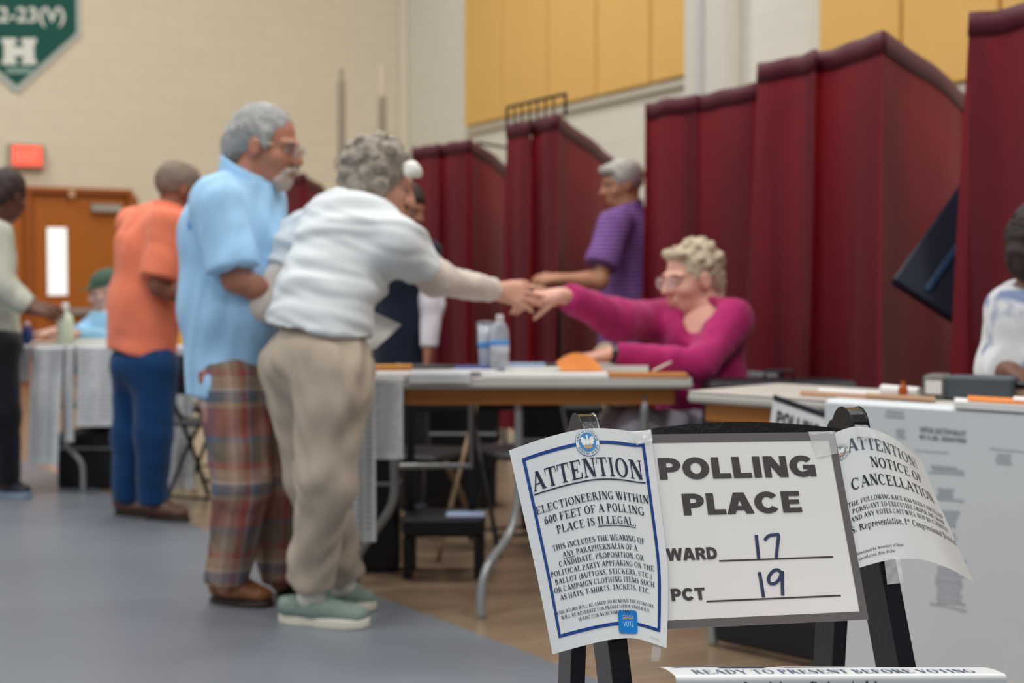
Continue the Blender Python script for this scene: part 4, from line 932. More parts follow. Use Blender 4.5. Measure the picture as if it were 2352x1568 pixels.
# --- things on the far left table
def lpt(u, b): return edge_pt(L0 + LEY*b, LEX, u)
def fbottle(u, b, h, r, m, label, capm=None):
    c = lpt(u, b) + UPV*(TZ+.001); o = empty('bottle', c, label, 'bottle')
    Geo().lathe(c, [(r*.9, 0), (r, .01), (r, h*.6), (r*.8, h*.7), (r*.35, h*.78), (r*.3, h*.86)], 18).obj('bottle_body', m, o, smooth=True)
    Geo().lathe(c+UPV*h*.84, [(r*.45, 0), (r*.45, h*.14), (r*.3, h*.16)], 14).obj('cap', capm or cap_w, o)
fbottle(150, .1, .22, .042, mat('pale_gel', (190, 198, 178), .3), 'pale hand gel bottle on the far left table')
fbottle(62, .2, .12, .03, mat('blue_jar', (40, 62, 120), .4), 'small dark blue bottle near the far table corner')
flat_stack('paper_stack', 103, 0, lpt(103, .14)[1], .13, .14, .02, .2, mat('pinkish_forms', (204, 184, 170), .6), 'pinkish forms stacked on the far left table', 'paper', z=TZ)
flat_stack('paper_stack', 215, 0, lpt(215, .10)[1], .18, .12, .03, .1, mat('pale_forms', (206, 206, 196), .6), 'pale forms stacked before the person in the green cap', 'paper', z=TZ)
c = lpt(422, .15)+UPV*(TZ+.001); o = empty('tub', c, 'bright yellow plastic tub between the orange and blue shirts', 'tub')
Geo().lathe(c, [(.05, 0), (.062, .005), (.068, .13), (.064, .13), (.05, .012)], 20).obj('tub_wall', mat('yellow_plastic', (232, 164, 24), .4, gain=1.1), o, smooth=True)
Geo().lathe(c+UPV*.128, [(.072, 0), (.072, .012), (.02, .016)], 20).obj('lid', mat('tub_lid', (226, 214, 190), .5), o)
c = lpt(420, .30)+UPV*(TZ+.001); o = empty('green_binder', c, 'dark green binder standing behind the yellow tub', 'binder')
Geo().box(c+UPV*.13, (.14, .05, .26), bev=.006).obj('cover', mat('binder_green', (0, 70, 60), .5, gain=1.1), o); Geo().box(c+UPV*.13+V3(.002, 0, 0), (.138, .036, .245)).obj('pages', paper, o)

# --- folding chairs
def chair(name, label, frame, pad, group='folding chairs behind the tables'):
    o = empty(name, (0, 0, 0), label, 'chair', group)
    for s in (-.2, .2):
        Geo().tube(smooth_path([(s, .20, 0), (s, .05, .30), (s, -.13, .62), (s, -.19, .84)], 4), .011, 8).obj('leg', frame, o, smooth=True)
        Geo().tube(smooth_path([(s*.9, -.22, 0), (s*.9, -.05, .26), (s*.9, .12, .45)], 4), .011, 8).obj('leg', frame, o, smooth=True)
    Geo().tube([(-.2, .16, .09), (.2, .16, .09)], .008, 8).obj('stretcher', frame, o)
    Geo().tube([(-.18, -.19, .05), (.18, -.19, .05)], .008, 8).obj('stretcher', frame, o)
    Geo().box((0, .03, .45), (.39, .38, .03), bev=.012).obj('seat', pad, o)
    def bk(a, b): return V3((a-.5)*.40, -.15-.05*b-.03*math.sin(math.pi*a), .62+.22*b)
    Geo().grid(bk, 12, 4, .016).obj('backrest', pad, o, smooth=True)
    return o
beige_t = mat('beige_tube', (132, 110, 86), .4, metal=.2)
ch0 = chair('folding_chair', 'black folding chair under the seated woman in magenta', blk_m, vinyl)
chb = chair('folding_chair', 'beige framed folding chair seen under the middle table', beige_t, vinyl)
def put(o, u, D, rz, label, first=False):
    c = o if first else copy_tree(o); c.location = ((u-CU)/F_PX*D, D, 0); c.rotation_euler = (0, 0, rz); c['label'] = label; return c
LADY_CHAIR = put(ch0, 1618, 5.34, math.radians(130), 'black folding chair under the seated woman in magenta', True); LADY_CHAIR.scale = (1, 1, .88)
put(chb, 960, 5.72, math.radians(155), 'beige framed folding chair seen under the middle table', True).scale = (.95, .95, .88)
put(ch0, 1215, 5.80, math.radians(200), 'black folding chair behind the bent table leg')
put(ch0, 235, 8.15, math.radians(185), 'black folding chair of the person in the green cap')
put(ch0, 430, 7.9, math.radians(150), 'black folding chair beside the jeans of the man in orange')
put(ch0, 505, 7.0, math.radians(-20), 'black folding chair between the blue shirt and the ballot sheets')
# low black step stool with a pale sheet on it, under the middle table
sc_ = V3((1020-CU)/F_PX*5.25, 5.25, 0); so = empty('step_stool', sc_, 'low black step stool under the middle table', 'stool')
Geo().box(sc_+UPV*.19, (.30, .26, .07), bev=.012).obj('tread', blk_m, so)
for sx in (-.13, .13):
    for sy in (-.1, .1): Geo().box(sc_+V3(sx, sy, .078), (.035, .035, .156), bev=.004).obj('leg', blk_m, so)
Geo().box(sc_+V3(-.13, .08, .42), (.03, .03, .44), bev=.004).obj('handle', blk_m, so); Geo().box(sc_+V3(.10, .09, .42), (.03, .03, .44), bev=.004).obj('handle', blk_m, so)
tag(Geo().box(sc_+V3(.08, -.04, .2265), (.14, .12, .002)).obj('paper_sheet', mat('bluish_sheet', (150, 172, 198), .4), None), 'pale blue sheet lying on the low black stool', 'paper')
# added black boxes, stand-ins for the dark shapes under and behind the tables
for (u, D, w, d, h, lb_) in ((215, 7.55, .34, .22, .30, 'black stand-in box under the far left table'), (1790, 4.86, .50, .22, .745, 'tall black stand-in box behind the right table'), (1010, 6.9, .55, .25, .50, 'wide black stand-in box behind the middle table chairs'), (1290, 6.3, .36, .26, .55, 'black stand-in box under the curtains behind the middle table'), (850, 5.32, .22, .14, .46, 'black stand-in box behind the hanging ballot strip')):
    c = V3((u-CU)/F_PX*D, D, 0); o = empty('dark_standin_box', c, lb_, 'case', 'black stand-in boxes')
    Geo().box(c+UPV*(h/2), (w, d, h), bev=.015).obj('shell', blk_m, o); Geo().box(c+UPV*(h*.72), (w+.006, d+.006, .012), bev=.003).obj('seam', tube_m, o)
    Geo().tube([c+V3(-.05, 0, h), c+V3(-.045, 0, h+.03), c+V3(.045, 0, h+.03), c+V3(.05, 0, h)], .006, 8).obj('handle', blk_m, o)
# ------------------------------------------------------------------ people: smooth bodies from blended limbs
class Field:
    def __init__(s): s.p = []; s.cut = []
    def cap(s, a, b, ra, rb, k=.02, flat=None, cuta=False, cutb=False):
        s.p.append(('c', np.asarray(a, float), np.asarray(b, float), ra, rb, k, flat, cuta, cutb)); return s
    def ell(s, c, r, ax=None, k=.02):
        s.p.append(('e', np.asarray(c, float), np.asarray(r, float), np.asarray(ax if ax is not None else np.eye(3), float), k)); return s
    def sub(s, c, r, ax=None, k=.008):
        s.p.append(('s', np.asarray(c, float), np.asarray(r, float), np.asarray(ax if ax is not None else np.eye(3), float), k)); return s
    def plane(s, p, n): s.cut.append((np.asarray(p, float), nrm(n))); return s       # keep the side n points away from
    def chain(s, pts, rs, k=.02, flat=None):
        for i in range(len(pts)-1): s.cap(pts[i], pts[i+1], rs[i], rs[i+1], k, flat)
        return s
    def mesh(s, h, smooth=2):
        lo = np.full(3, 9e9); hi = -lo
        for q in s.p:
            if q[0] == 'c': m = max(q[3], q[4])*(max(1, q[6][1]) if q[6] else 1); lo = np.minimum(lo, np.minimum(q[1], q[2])-m); hi = np.maximum(hi, np.maximum(q[1], q[2])+m)
            elif q[0] == 'e': m = q[2].max(); lo = np.minimum(lo, q[1]-m); hi = np.maximum(hi, q[1]+m)
        lo -= 3*h; hi += 3*h; n = np.ceil((hi-lo)/h).astype(int)+1
        Fv = np.full(n, .5, np.float32)
        for q in s.p:
            k = q[5] if q[0] == 'c' else q[4]
            if q[0] == 'c': m = max(q[3], q[4])*(max(1, q[6][1]) if q[6] else 1); bl, bh = np.minimum(q[1], q[2])-m, np.maximum(q[1], q[2])+m
            else: bl, bh = q[1]-q[2].max(), q[1]+q[2].max()
            pad = k + 3*h
            i0 = np.clip(np.floor((bl-pad-lo)/h).astype(int), 0, n-1); i1 = np.clip(np.ceil((bh+pad-lo)/h).astype(int)+1, 1, n)
            X, Y, Z = (lo[a] + h*np.arange(i0[a], i1[a], dtype=np.float32) for a in range(3))
            Pn = np.stack(np.meshgrid(X, Y, Z, indexing='ij'), -1).astype(np.float32)
            sl = tuple(slice(i0[a], i1[a]) for a in range(3))
            if q[0] == 'c':
                a, b = q[1], q[2]; ba = b-a; L2 = float(ba@ba)+1e-9; d = Pn-a.astype(np.float32); t = np.clip((d@ba.astype(np.float32))/L2, 0, 1)
                e = d - t[..., None]*ba.astype(np.float32); r = q[3] + (q[4]-q[3])*t
                if q[6]:
                    w = np.asarray(q[6][0], np.float32); c = e@w; e = e + w*(c*(1/q[6][1]-1))[..., None]
                    D = (np.linalg.norm(e, axis=-1)-r)*min(1, q[6][1])
                else: D = np.linalg.norm(e, axis=-1)-r
                u = (ba/np.sqrt(L2)).astype(np.float32)
                if q[7]: D = np.maximum(D, -(d@u))
                if q[8]: D = np.maximum(D, (Pn-b.astype(np.float32))@u)
            else:
                e = ((Pn-q[1].astype(np.float32))@q[3].T.astype(np.float32))/q[2].astype(np.float32); l = np.linalg.norm(e, axis=-1)
                D = (l-1)*float(q[2].min())*np.where(l > 1, 1.0, 1.0)
            A = Fv[sl]
            if q[0] == 's':
                D = -D; hh = np.maximum(k-np.abs(A-D), 0)/k; Fv[sl] = np.maximum(A, D)+hh*hh*k*.25
            else:
                hh = np.maximum(k-np.abs(A-D), 0)/max(k, 1e-6); Fv[sl] = np.minimum(A, D)-hh*hh*k*.25
        for p, nn in s.cut:
            X, Y, Z = (lo[a] + h*np.arange(n[a]) for a in range(3))
            D = ((X-p[0])*nn[0])[:, None, None] + ((Y-p[1])*nn[1])[None, :, None] + ((Z-p[2])*nn[2])[None, None, :]
            Fv = np.maximum(Fv, D.astype(np.float32))
        return surface_nets(Fv, lo, h, smooth)
def surface_nets(Fv, lo, h, smooth):
    ins = Fv < 0; nx, ny, nz = np.array(Fv.shape)-1
    cs = [(i, j, k) for i in (0, 1) for j in (0, 1) for k in (0, 1)]
    cnt = sum(ins[i:i+nx, j:j+ny, k:k+nz].astype(np.int8) for i, j, k in cs)
    act = np.argwhere((cnt > 0) & (cnt < 8)); idx = np.full((nx, ny, nz), -1, np.int64); idx[tuple(act.T)] = np.arange(len(act))
    val = {c: Fv[act[:, 0]+c[0], act[:, 1]+c[1], act[:, 2]+c[2]] for c in cs}
    acc = np.zeros((len(act), 3)); num = np.zeros(len(act))
    for a in range(3):
        for c in cs:
            if c[a] == 1: continue
            d = list(c); d[a] = 1; d = tuple(d); va, vb = val[c], val[d]; m = (va < 0) != (vb < 0)
            t = np.where(m, va/np.where(m, va-vb, 1), 0); p = np.tile(np.array(c, float), (len(act), 1)); p[:, a] = t
            acc[m] += p[m]; num[m] += 1
    V = lo + h*(act + acc/num[:, None]); Q = []
    for a in range(3):
        b, c = (a+1) % 3, (a+2) % 3
        s0 = [slice(None)]*3; s1 = [slice(None)]*3; s0[a] = slice(0, -1); s1[a] = slice(1, None)
        A, B = ins[tuple(s0)], ins[tuple(s1)]; e = np.argwhere(A != B)
        e = e[(e[:, b] > 0) & (e[:, c] > 0) & (e[:, b] < Fv.shape[b]-1) & (e[:, c] < Fv.shape[c]-1)]
        q = []
        for db, dc in ((-1, -1), (0, -1), (0, 0), (-1, 0)):
            f = e.copy(); f[:, b] += db; f[:, c] += dc; q.append(idx[tuple(f.T)])
        q = np.stack(q, 1); fl = ~A[tuple(e.T)]; q[fl] = q[fl][:, ::-1]; Q.append(q)
    Q = np.concatenate(Q); Q = Q[(Q >= 0).all(1)]
    for it in range(smooth):
        S = np.zeros_like(V); C = np.zeros(len(V))
        for i in range(4):
            for j in (1, 3): np.add.at(S, Q[:, i], V[Q[:, (i+j) % 4]]); np.add.at(C, Q[:, i], 1)
        V = V + .5*(S/np.maximum(C, 1)[:, None]-V)
    return V, Q
def vnormals(V, Q):
    fn = np.cross(V[Q[:, 2]]-V[Q[:, 0]], V[Q[:, 3]]-V[Q[:, 1]]); N = np.zeros_like(V)
    for i in range(4): np.add.at(N, Q[:, i], fn)
    return N/(np.linalg.norm(N, axis=1, keepdims=True)+1e-12)
def ripple(V, Q, amp, freq, seed, aniso=(1, 1, 1)):
    """soft cloth folds: displaces along the normals by layered warped sines"""
    r = np.random.default_rng(seed); N = vnormals(V, Q); X = V*np.asarray(aniso); d = np.zeros(len(V))
    for o in range(4):
        f = freq*(1.0+.55*o); k = r.normal(size=(3, 3)); k /= np.linalg.norm(k, axis=1, keepdims=True)
        w = sum(np.sin(X@k[j]*f*6.28*.6 + r.uniform(0, 6.28)) for j in range(2)); d += np.sin(X@k[2]*f*6.28 + 1.4*w + r.uniform(0, 6.28))/(1+.5*o)
    return V + N*(amp*d/2)[:, None]
def join(parts):
    vs, qs, n = [], [], 0
    for V, Q in parts: vs.append(V); qs.append(Q+n); n += len(V)
    return np.concatenate(vs), np.concatenate(qs)
def frame(f, up=UPV):
    """rows right, forward, up for a facing vector"""
    f = nrm(f); r = nrm(np.cross(f, up)); return np.array((r, f, np.cross(r, f)))
def add_head(F, c, ax, sc=1.0, jaw=1.0, nose=1.0):
    T = lambda x, y, z: c + sc*(ax[0]*x + ax[1]*y + ax[2]*z)
    F.ell(T(0, -.012, .032), V3(.074, .094, .088)*sc, ax, .02)
    F.ell(T(0, .030, -.040), V3(.060*jaw, .062, .074)*sc, ax, .03)
    F.ell(T(0, .045, -.088), V3(.040*jaw, .036, .030)*sc, ax, .025)
    F.cap(T(0, .090, .012), T(0, .112, -.028), .009*sc*nose, .014*sc*nose, .016)
    for s in (-1, 1):
        F.cap(T(s*.012, .085, .022), T(s*.046, .074, .020), .010*sc, .010*sc, .014)
        F.ell(T(s*.042, .058, -.030), V3(.022, .022, .020)*sc, ax, .02)
        F.ell(T(s*.012, .098, -.031), V3(.009, .010, .008)*sc, ax, .01)
        F.sub(T(s*.032, .094, .000), V3(.016, .014, .010)*sc, ax, .012)
        F.ell(T(s*.076, -.006, -.008), V3(.010, .020, .031)*sc, ax, .010)
        F.sub(T(s*.087, .002, -.004), V3(.006, .010, .016)*sc, ax, .006)
    F.cap(T(-.018, .090, -.060), T(.018, .090, -.060), .0075*sc, .0075*sc, .010)
    F.cap(T(-.015, .088, -.071), T(.015, .088, -.071), .008*sc, .008*sc, .010)
    F.sub(T(0, .104, -.0655), V3(.020, .010, .0018)*sc, ax, .004)
    return T
def add_hand(F, w, d, n, side, curl=(.25, .3, .3, .35), spread=.12, thumb=(.75, .1), sc=1.0):
    """w wrist, d towards the fingers, n back of the hand; side +1 puts the thumb on +x"""
    y = nrm(d); z = nrm(n - y*np.dot(n, y)); x = np.cross(y, z)*side
    T = lambda a, b, c: w + sc*(x*a + y*b + z*c)
    F.cap(T(0, -.01, 0), T(0, .03, 0), .024*sc, .026*sc, .015, (z, .72))
    kn = [(.030, .088), (.010, .094), (-.011, .090), (-.030, .080)]; ln = [(.042, .025, .020), (.046, .029, .021), (.043, .027, .020), (.034, .020, .018)]
    for i, ((kx, ky), l) in enumerate(zip(kn, ln)):
        F.cap(T(kx*.55, .02, -.002), T(kx, ky, 0), .0145*sc, .0118*sc, .014)
        p = T(kx, ky, 0); a = 0.; sp = (1.5-i)*spread*.5
        for j, L in enumerate(l):
            a += curl[i]*(1., 1.25, .8)[j]
            dr = nrm((y*math.cos(sp) + x*math.sin(sp))*math.cos(a) - z*math.sin(a)); q = p + dr*L*sc
            F.cap(p, q, (.0102, .0092, .0082)[j]*sc, (.0092, .0082, .0070)[j]*sc, .003); p = q
    p0 = T(.014, .018, -.006); p1 = p0 + sc*.045*nrm(x*math.sin(thumb[0]) + y*math.cos(thumb[0]) - z*thumb[1]); p2 = p1 + sc*.032*nrm(x*math.sin(thumb[0]*.6) + y*math.cos(thumb[0]*.6) - z*(thumb[1]+.2)); p3 = p2 + sc*.025*nrm(x*math.sin(thumb[0]*.4) + y*math.cos(thumb[0]*.4) - z*(thumb[1]+.3))
    F.cap(p0, p1, .0155*sc, .0118*sc, .014); F.cap(p1, p2, .0115*sc, .0102*sc, .003); F.cap(p2, p3, .0102*sc, .008*sc, .003)
def shoe_mesh(F, heel, toe, w, hgt, ankle):
    """upper of a low shoe"""
    d = toe-heel; L = np.linalg.norm(d); d = d/L; sd = nrm(np.cross(d, UPV)); z = UPV
    F.cap(heel + d*w*.9 + z*.05, heel + d*L*.45 + z*.048, w*.92, w*.95, .03, (z, .95))
    F.cap(heel + d*L*.42 + z*.050, toe - d*w*.85 + z*.036, w*.97, w*.84, .03, (z, .80))
    F.cap(heel + d*w*1.0 + z*.06, np.array((*(heel + d*w*1.15)[:2], heel[2]+hgt)), w*.82, w*.72, .03)
    F.plane(heel + z*.022, -z)
    F.plane(np.array((*heel[:2], heel[2]+hgt)), nrm(z + d*.0))
def sole_obj(name, heel, toe, w, m, parent, h0=.0, h1=.03):
    d = toe-heel; L = np.linalg.norm(d); d = d/L; sd = nrm(np.cross(d, UPV)); ring = []
    for k in range(28):
        th = 2*math.pi*k/28; x = math.cos(th); y = math.sin(th); ww = w*(1.06 if x > 0 else .92)*(1-.10*math.exp(-((x+.1)/.3)**2))
        ring.append(heel + d*(L*.5 + (L*.5)*math.copysign(abs(x)**.75, x)) + sd*ww*math.copysign(abs(y)**.8, y))
    vs = []; prof = [(.96, h0+.0015), (1.02, h0+.008), (1.02, h1-.006), (.97, h1)]; c = heel + d*L*.5
    for s_, z in prof: vs += [c + (p-c)*V3(s_, s_, 0)*V3(1, 1, 1) + UPV*(z + .012*max(0, np.dot(p-heel, d)/L-.75)) for p in ring]
    fs = [(i*28+k, i*28+(k+1) % 28, (i+1)*28+(k+1) % 28, (i+1)*28+k) for i in range(3) for k in range(28)] + [tuple(range(28))[::-1], tuple(84+k for k in range(28))]
    return build(name, vs, fs, m, parent)

def skin_mat(name, rgb): return mat(name, rgb, .5, gain=1.2, spec=.35, var=.10, vscale=28)
def person(label, J, skin, hs=.006, head=True, headsc=1.0, jaw=1.0, torso_r=(.15, .13, .15), depth=.72, arms=None, legs=True):
    """one continuous body (head, neck, trunk, arms with hands, legs) as a single mesh; clothes become its children"""
    ax = frame(J['face'], J.get('headup', UPV)); c = np.asarray(J['head'], float); parts = []; fr = np.asarray(J['front'], float)
    F = Field(); T = add_head(F, c, ax, headsc, jaw)
    F.cap(T(0, -.028, -.055), J['neck'], .054*headsc, .058, .03)
    F.chain([J['neck'], J['chest']], [.062, .10], .03)
    parts.append(F.mesh(.0045 if hs < .007 else .007, 1))
    F = Field()
    F.cap(J['chest'], J['waist'], torso_r[0]*.92, torso_r[1]*.92, .06, (fr, depth)); F.cap(J['waist'], J['pelvis'], torso_r[1]*.92, torso_r[2]*.9, .06, (fr, depth))
    F.cap(J['neck'], J['chest'], .06, torso_r[0]*.8, .05)
    F.chain([J['shR'], J['neck']*.5+J['chest']*.5, J['shL']], [.05, .07, .05], .05)
    if legs:
        for s in 'RL': F.chain([J['hip'+s], J['knee'+s], J['ank'+s]], [.075, .052, .036], .03); F.cap(J['ank'+s], (J['ank'+s]+(J['toe'+s]-J['ank'+s])*.06)*V3(1, 1, 0)+UPV*.06, .032, .030, .02)
    for s in 'RL': F.chain([J['sh'+s], J['elb'+s]], [.046, .038], .02)
    parts.append(F.mesh(.012, 1))
    for s in 'RL':
        F = Field(); e, w = J['elb'+s], J['wri'+s]
        F.chain([e+(J['sh'+s]-e)*.35, e, e*.65+w*.35, w], [.041, .041, .040, .026], .02)
        hd = J.get('hand'+s)
        if hd: add_hand(F, w, hd['d'], hd['n'], hd.get('side', -1 if s == 'R' else 1), hd.get('curl', (.25, .3, .3, .35)), hd.get('spread', .12), hd.get('thumb', (.75, .1)), hd.get('sc', 1.0))
        parts.append(F.mesh(.004 if hs < .007 else .006, 1))
    V, Q = join(parts)
    base = np.array((*np.asarray(J['pelvis'])[:2], 0.0))
    o = build('person', V, Q, skin, None, base, smooth=True)
    tag(o, label, 'person')
    # eyes
    for s in (-1, 1):
        g = Geo(); e = T(s*.031, .0775, .000); g.lathe(e - ax[1]*.011*headsc, [(.0001, 0), (.0075*headsc, .002), (.0105*headsc, .007*headsc), (.0095*headsc, .014*headsc), (.005*headsc, .019*headsc), (.0001, .0205*headsc)], 12, (ax[0], ax[2], ax[1]))
        eo = g.obj('eye', EYE_W, o, smooth=True)
        g = Geo(); g.lathe(e + ax[1]*.0075*headsc, [(.0048*headsc, 0), (.004*headsc, .0022), (.0001, .003)], 10, (ax[0], ax[2], ax[1])); g.obj('iris', EYE_D, eo)
    return o, T, ax
EYE_W = mat('eye_white', (150, 136, 128), .3); EYE_D = mat('eye_dark', (52, 44, 38), .3)
def garment(name, F, h, m, body, amp=.004, freq=5., seed=1, smooth=2, aniso=(1, 1, .7)):
    V, Q = F.mesh(h, smooth)
    if amp: V = ripple(V, Q, amp, freq, seed, aniso)
    return build(name, V, Q, m, body, smooth=True)
def hair_obj(name, F, h, m, body, amp=.006, freq=22, seed=3):
    V, Q = F.mesh(h, 1); V = ripple(V, Q, amp, freq, seed); return build(name, V, Q, m, body, smooth=True)
def glasses(T, ax, m, body, sc=1.0):
    g = Geo()
    for s in (-1, 1):
        g2 = []
        for k in range(17):
            a = 2*math.pi*k/16; g2.append(T(s*.032 + .023*math.cos(a), .112-.010*abs(s*.032+.023*math.cos(a))/.05, .000 + .018*math.sin(a)))
        g.tube(g2, .0017, 6); g.tube([T(s*.055, .100, .006), T(s*.076, .05, .008), T(s*.082, -.012, .010)], .0017, 6)
    g.tube([T(-.010, .113, .004), T(.010, .113, .004)], .0016, 6)
    o = g.obj('eyeglasses', m, body)
    for s in (-1, 1):
        l = Geo(); l.lathe(T(s*.032, .1095, 0), [(.0001, 0), (.022, 0), (.022, .0006)], 16, (ax[0], ax[2], ax[1])); l.obj('lens', mat('spectacle_glass', (220, 224, 226), .08, alpha=.18, spec=.8), o)
    return o
def brows(T, m, body):
    for s in (-1, 1): Geo().tube(smooth_path([T(s*.014, .096, .021), T(s*.032, .093, .026), T(s*.050, .078, .020)], 3), [.003]*6+[.002], 6).obj('eyebrow', m, body, smooth=True)
# ------------------------------------------------------------------ the people in the photograph
def cloth(name, rgb, rough=.8, gain=1.25, var=.06, vs=9): return mat(name, rgb, rough, gain=gain, spec=.15, var=var, vscale=vs, bump=.25, bscale=220, sheen=.15)
def stripes_mat(name, c1, c2, freq, axis='Z', thr=.5, gain=1.25, warp=.0):
    m = mat(name, c1, .8, gain=gain, spec=.15); nt = m.node_tree; N = nt.nodes; L = nt.links; b = N['Principled BSDF']
    tc = N.new('ShaderNodeTexCoord'); wv = N.new('ShaderNodeTexWave'); wv.bands_direction = axis; wv.inputs['Scale'].default_value = freq; wv.inputs['Distortion'].default_value = warp; wv.inputs['Detail Scale'].default_value = .6
    L.new(tc.outputs['Object'], wv.inputs['Vector']); rp = N.new('ShaderNodeValToRGB'); L.new(wv.outputs['Fac'], rp.inputs[0])
    a, bb = ([min(.9, x*gain) for x in lin(c)] for c in (c1, c2)); e = rp.color_ramp.elements; e[0].position = thr-.08; e[0].color = (*a, 1); e[1].position = thr+.08; e[1].color = (*bb, 1)
    L.new(rp.outputs[0], b.inputs['Base Color']); return m
def plaid_mat():
    m = mat('madras_plaid', (128, 92, 80), .85, spec=.1); nt = m.node_tree; N = nt.nodes; L = nt.links; b = N['Principled BSDF']
    tc = N.new('ShaderNodeTexCoord'); sx = N.new('ShaderNodeSeparateXYZ'); L.new(tc.outputs['Object'], sx.inputs[0])
    def mth(op, a, v=None):
        n = N.new('ShaderNodeMath'); n.operation = op
        L.new(a, n.inputs[0])
        if v is not None:
            if hasattr(v, 'is_linked'): L.new(v, n.inputs[1])
            else: n.inputs[1].default_value = v
        return n.outputs[0]
    hx = mth('ADD', sx.outputs[0], mth('MULTIPLY', sx.outputs[1], .8))
    def ramp(src, period, cols):
        f = mth('FRACT', mth('MULTIPLY', src, 1/period)); r = N.new('ShaderNodeValToRGB'); r.color_ramp.interpolation = 'CONSTANT'; L.new(f, r.inputs[0]); e = r.color_ramp.elements
        while len(e) < len(cols): e.new(.5)
        for k, (p, c) in enumerate(cols): e[k].position = p; e[k].color = (*[x*1.25 for x in lin(c)], 1)
        return r.outputs[0]
    R_, B_, T_, O_, W_ = (140, 78, 74), (88, 94, 110), (150, 124, 104), (110, 98, 84), (166, 152, 142)
    z = ramp(sx.outputs[2], .30, [(0, R_), (.24, T_), (.30, B_), (.42, W_), (.46, T_), (.58, R_), (.66, O_), (.86, B_), (.93, R_)])
    x = ramp(hx, .135, [(0, T_), (.2, R_), (.42, W_), (.48, B_), (.62, O_), (.8, T_), (.9, W_)])
    mx = N.new('ShaderNodeMix'); mx.data_type = 'RGBA'; mx.inputs['Factor'].default_value = .45; L.new(z, mx.inputs['A']); L.new(x, mx.inputs['B']); L.new(mx.outputs['Result'], b.inputs['Base Color'])
    return m
def floral_mat():
    m = mat('white_floral', (210, 212, 214), .8, spec=.15); nt = m.node_tree; N = nt.nodes; L = nt.links; b = N['Principled BSDF']
    tc = N.new('ShaderNodeTexCoord'); nz = N.new('ShaderNodeTexNoise'); nz.inputs['Scale'].default_value = 9; nz.inputs['Detail'].default_value = 5; L.new(tc.outputs['Object'], nz.inputs['Vector'])
    rp = N.new('ShaderNodeValToRGB'); L.new(nz.outputs['Fac'], rp.inputs[0]); e = rp.color_ramp.elements
    e[0].position = .50; e[0].color = (*[x*1.15 for x in lin((208, 210, 212))], 1); e[1].position = .60; e[1].color = (*lin((128, 142, 176)), 1); L.new(rp.outputs[0], b.inputs['Base Color']); return m
def legs(J, m, body, rs, pel, h=.012, amp=.007, freq=5, seed=5, name='trousers', cut=True):
    F = Field(); F.ell(pel[0], pel[1], pel[2], .06)
    for s in 'RL':
        hip, kn, an = J['hip'+s], J['knee'+s], J['ank'+s]
        F.cap(hip, kn, rs[0], rs[1], .05); F.cap(kn, an, rs[1], rs[2], .03, None, False, True)
    return garment(name, F, h, m, body, amp, freq, seed)
def shoes(J, body, up, sole, specs, w=.046, hgt=.085, h1=.03, lace=None):
    for (hu, hD, tu, tD) in specs:
        heel = V3((hu-CU)/F_PX*hD, hD, 0); toe = V3((tu-CU)/F_PX*tD, tD, 0)
        F = Field(); shoe_mesh(F, heel + UPV*.006, toe + UPV*.006, w, hgt, None); o = garment('shoe', F, .006, up, body, .0015, 14, 3)
        sole_obj('sole', heel, toe, w*1.03, sole, o, 0.0, h1)
        if lace:
            d = nrm(toe-heel); L = np.linalg.norm(toe-heel); sd = nrm(np.cross(d, UPV))
            for k in range(4):
                c = heel + d*L*(.46+.06*k) + UPV*(.088-.008*k); Geo().tube(smooth_path([c-sd*.022-UPV*.008, c+UPV*.003, c+sd*.022-UPV*.008], 3), .003, 6).obj('lace', lace, o)
def Jd(D, **k): return {a: (np.asarray(v, float) if len(v) == 3 and a in ('face', 'front') else P(v[0], v[1], v[2] if len(v) > 2 else D)) for a, v in k.items()}
def collar(neck, fr, m, body, r=.078, tilt=.35, h=.035):
    rt = nrm(np.cross(fr, UPV)); pts = []
    def fn(a, b):
        th = 2*math.pi*(.04 + .92*a) + math.pi/2; y = math.sin(th); x = math.cos(th)
        rr = r*(1+.10*b)
        return neck + rt*rr*x*1.02 + fr*rr*y + UPV*(h*(.9-b*1.5) - tilt*r*y)
    Geo().grid(fn, 40, 4, .004).obj('collar', m, body, smooth=True)

# ---- man in the light blue shirt
fr = nrm(V3(.94, -.34, 0))
J = Jd(4.75, face=(.94, -.20, -.20), front=tuple(fr), head=(612, 336), neck=(572, 418), chest=(535, 530), waist=(535, 700), pelvis=(548, 850), shR=(500, 468, 4.58), shL=(600, 455, 4.92), elbR=(540, 640, 4.54), wriR=(652, 690, 4.66), elbL=(640, 640, 5.0), wriL=(690, 690, 4.9),
       hipR=(532, 870, 4.67), hipL=(585, 868, 4.83), kneeR=(556, 1110, 4.64), kneeL=(622, 1112, 4.84), ankR=(520, 1338, 4.70), ankL=(642, 1332, 4.86), toeR=(610, 1385, 4.64), toeL=(740, 1380, 4.82))
J['handR'] = dict(d=V3(1, .1, -.1), n=V3(0, -.8, .6)); J['handL'] = dict(d=V3(.9, -.3, 0), n=V3(0, -.4, .8))
sk = skin_mat('tanned_skin', (168, 112, 90))
body, T, ax = person('man in a light blue short sleeved shirt and madras plaid trousers, looking down', J, sk, .006, headsc=1.1, torso_r=(.17, .165, .16), depth=.85)
blue = cloth('light_blue_cotton', (148, 188, 224), var=.05)
F = Field(); F.cap(J['chest'], J['waist'], .180, .172, .06, (fr, .93)); F.cap(J['waist'], P(546, 905, 4.75), .172, .178, .06, (fr, .93)); F.cap(J['shR'], J['shL'], .082, .075, .06); F.cap(J['neck'], J['chest'], .085, .165, .06, (fr, .9))
F.ell(P(585, 700, 4.75), V3(.13, .15, .17), None, .08)
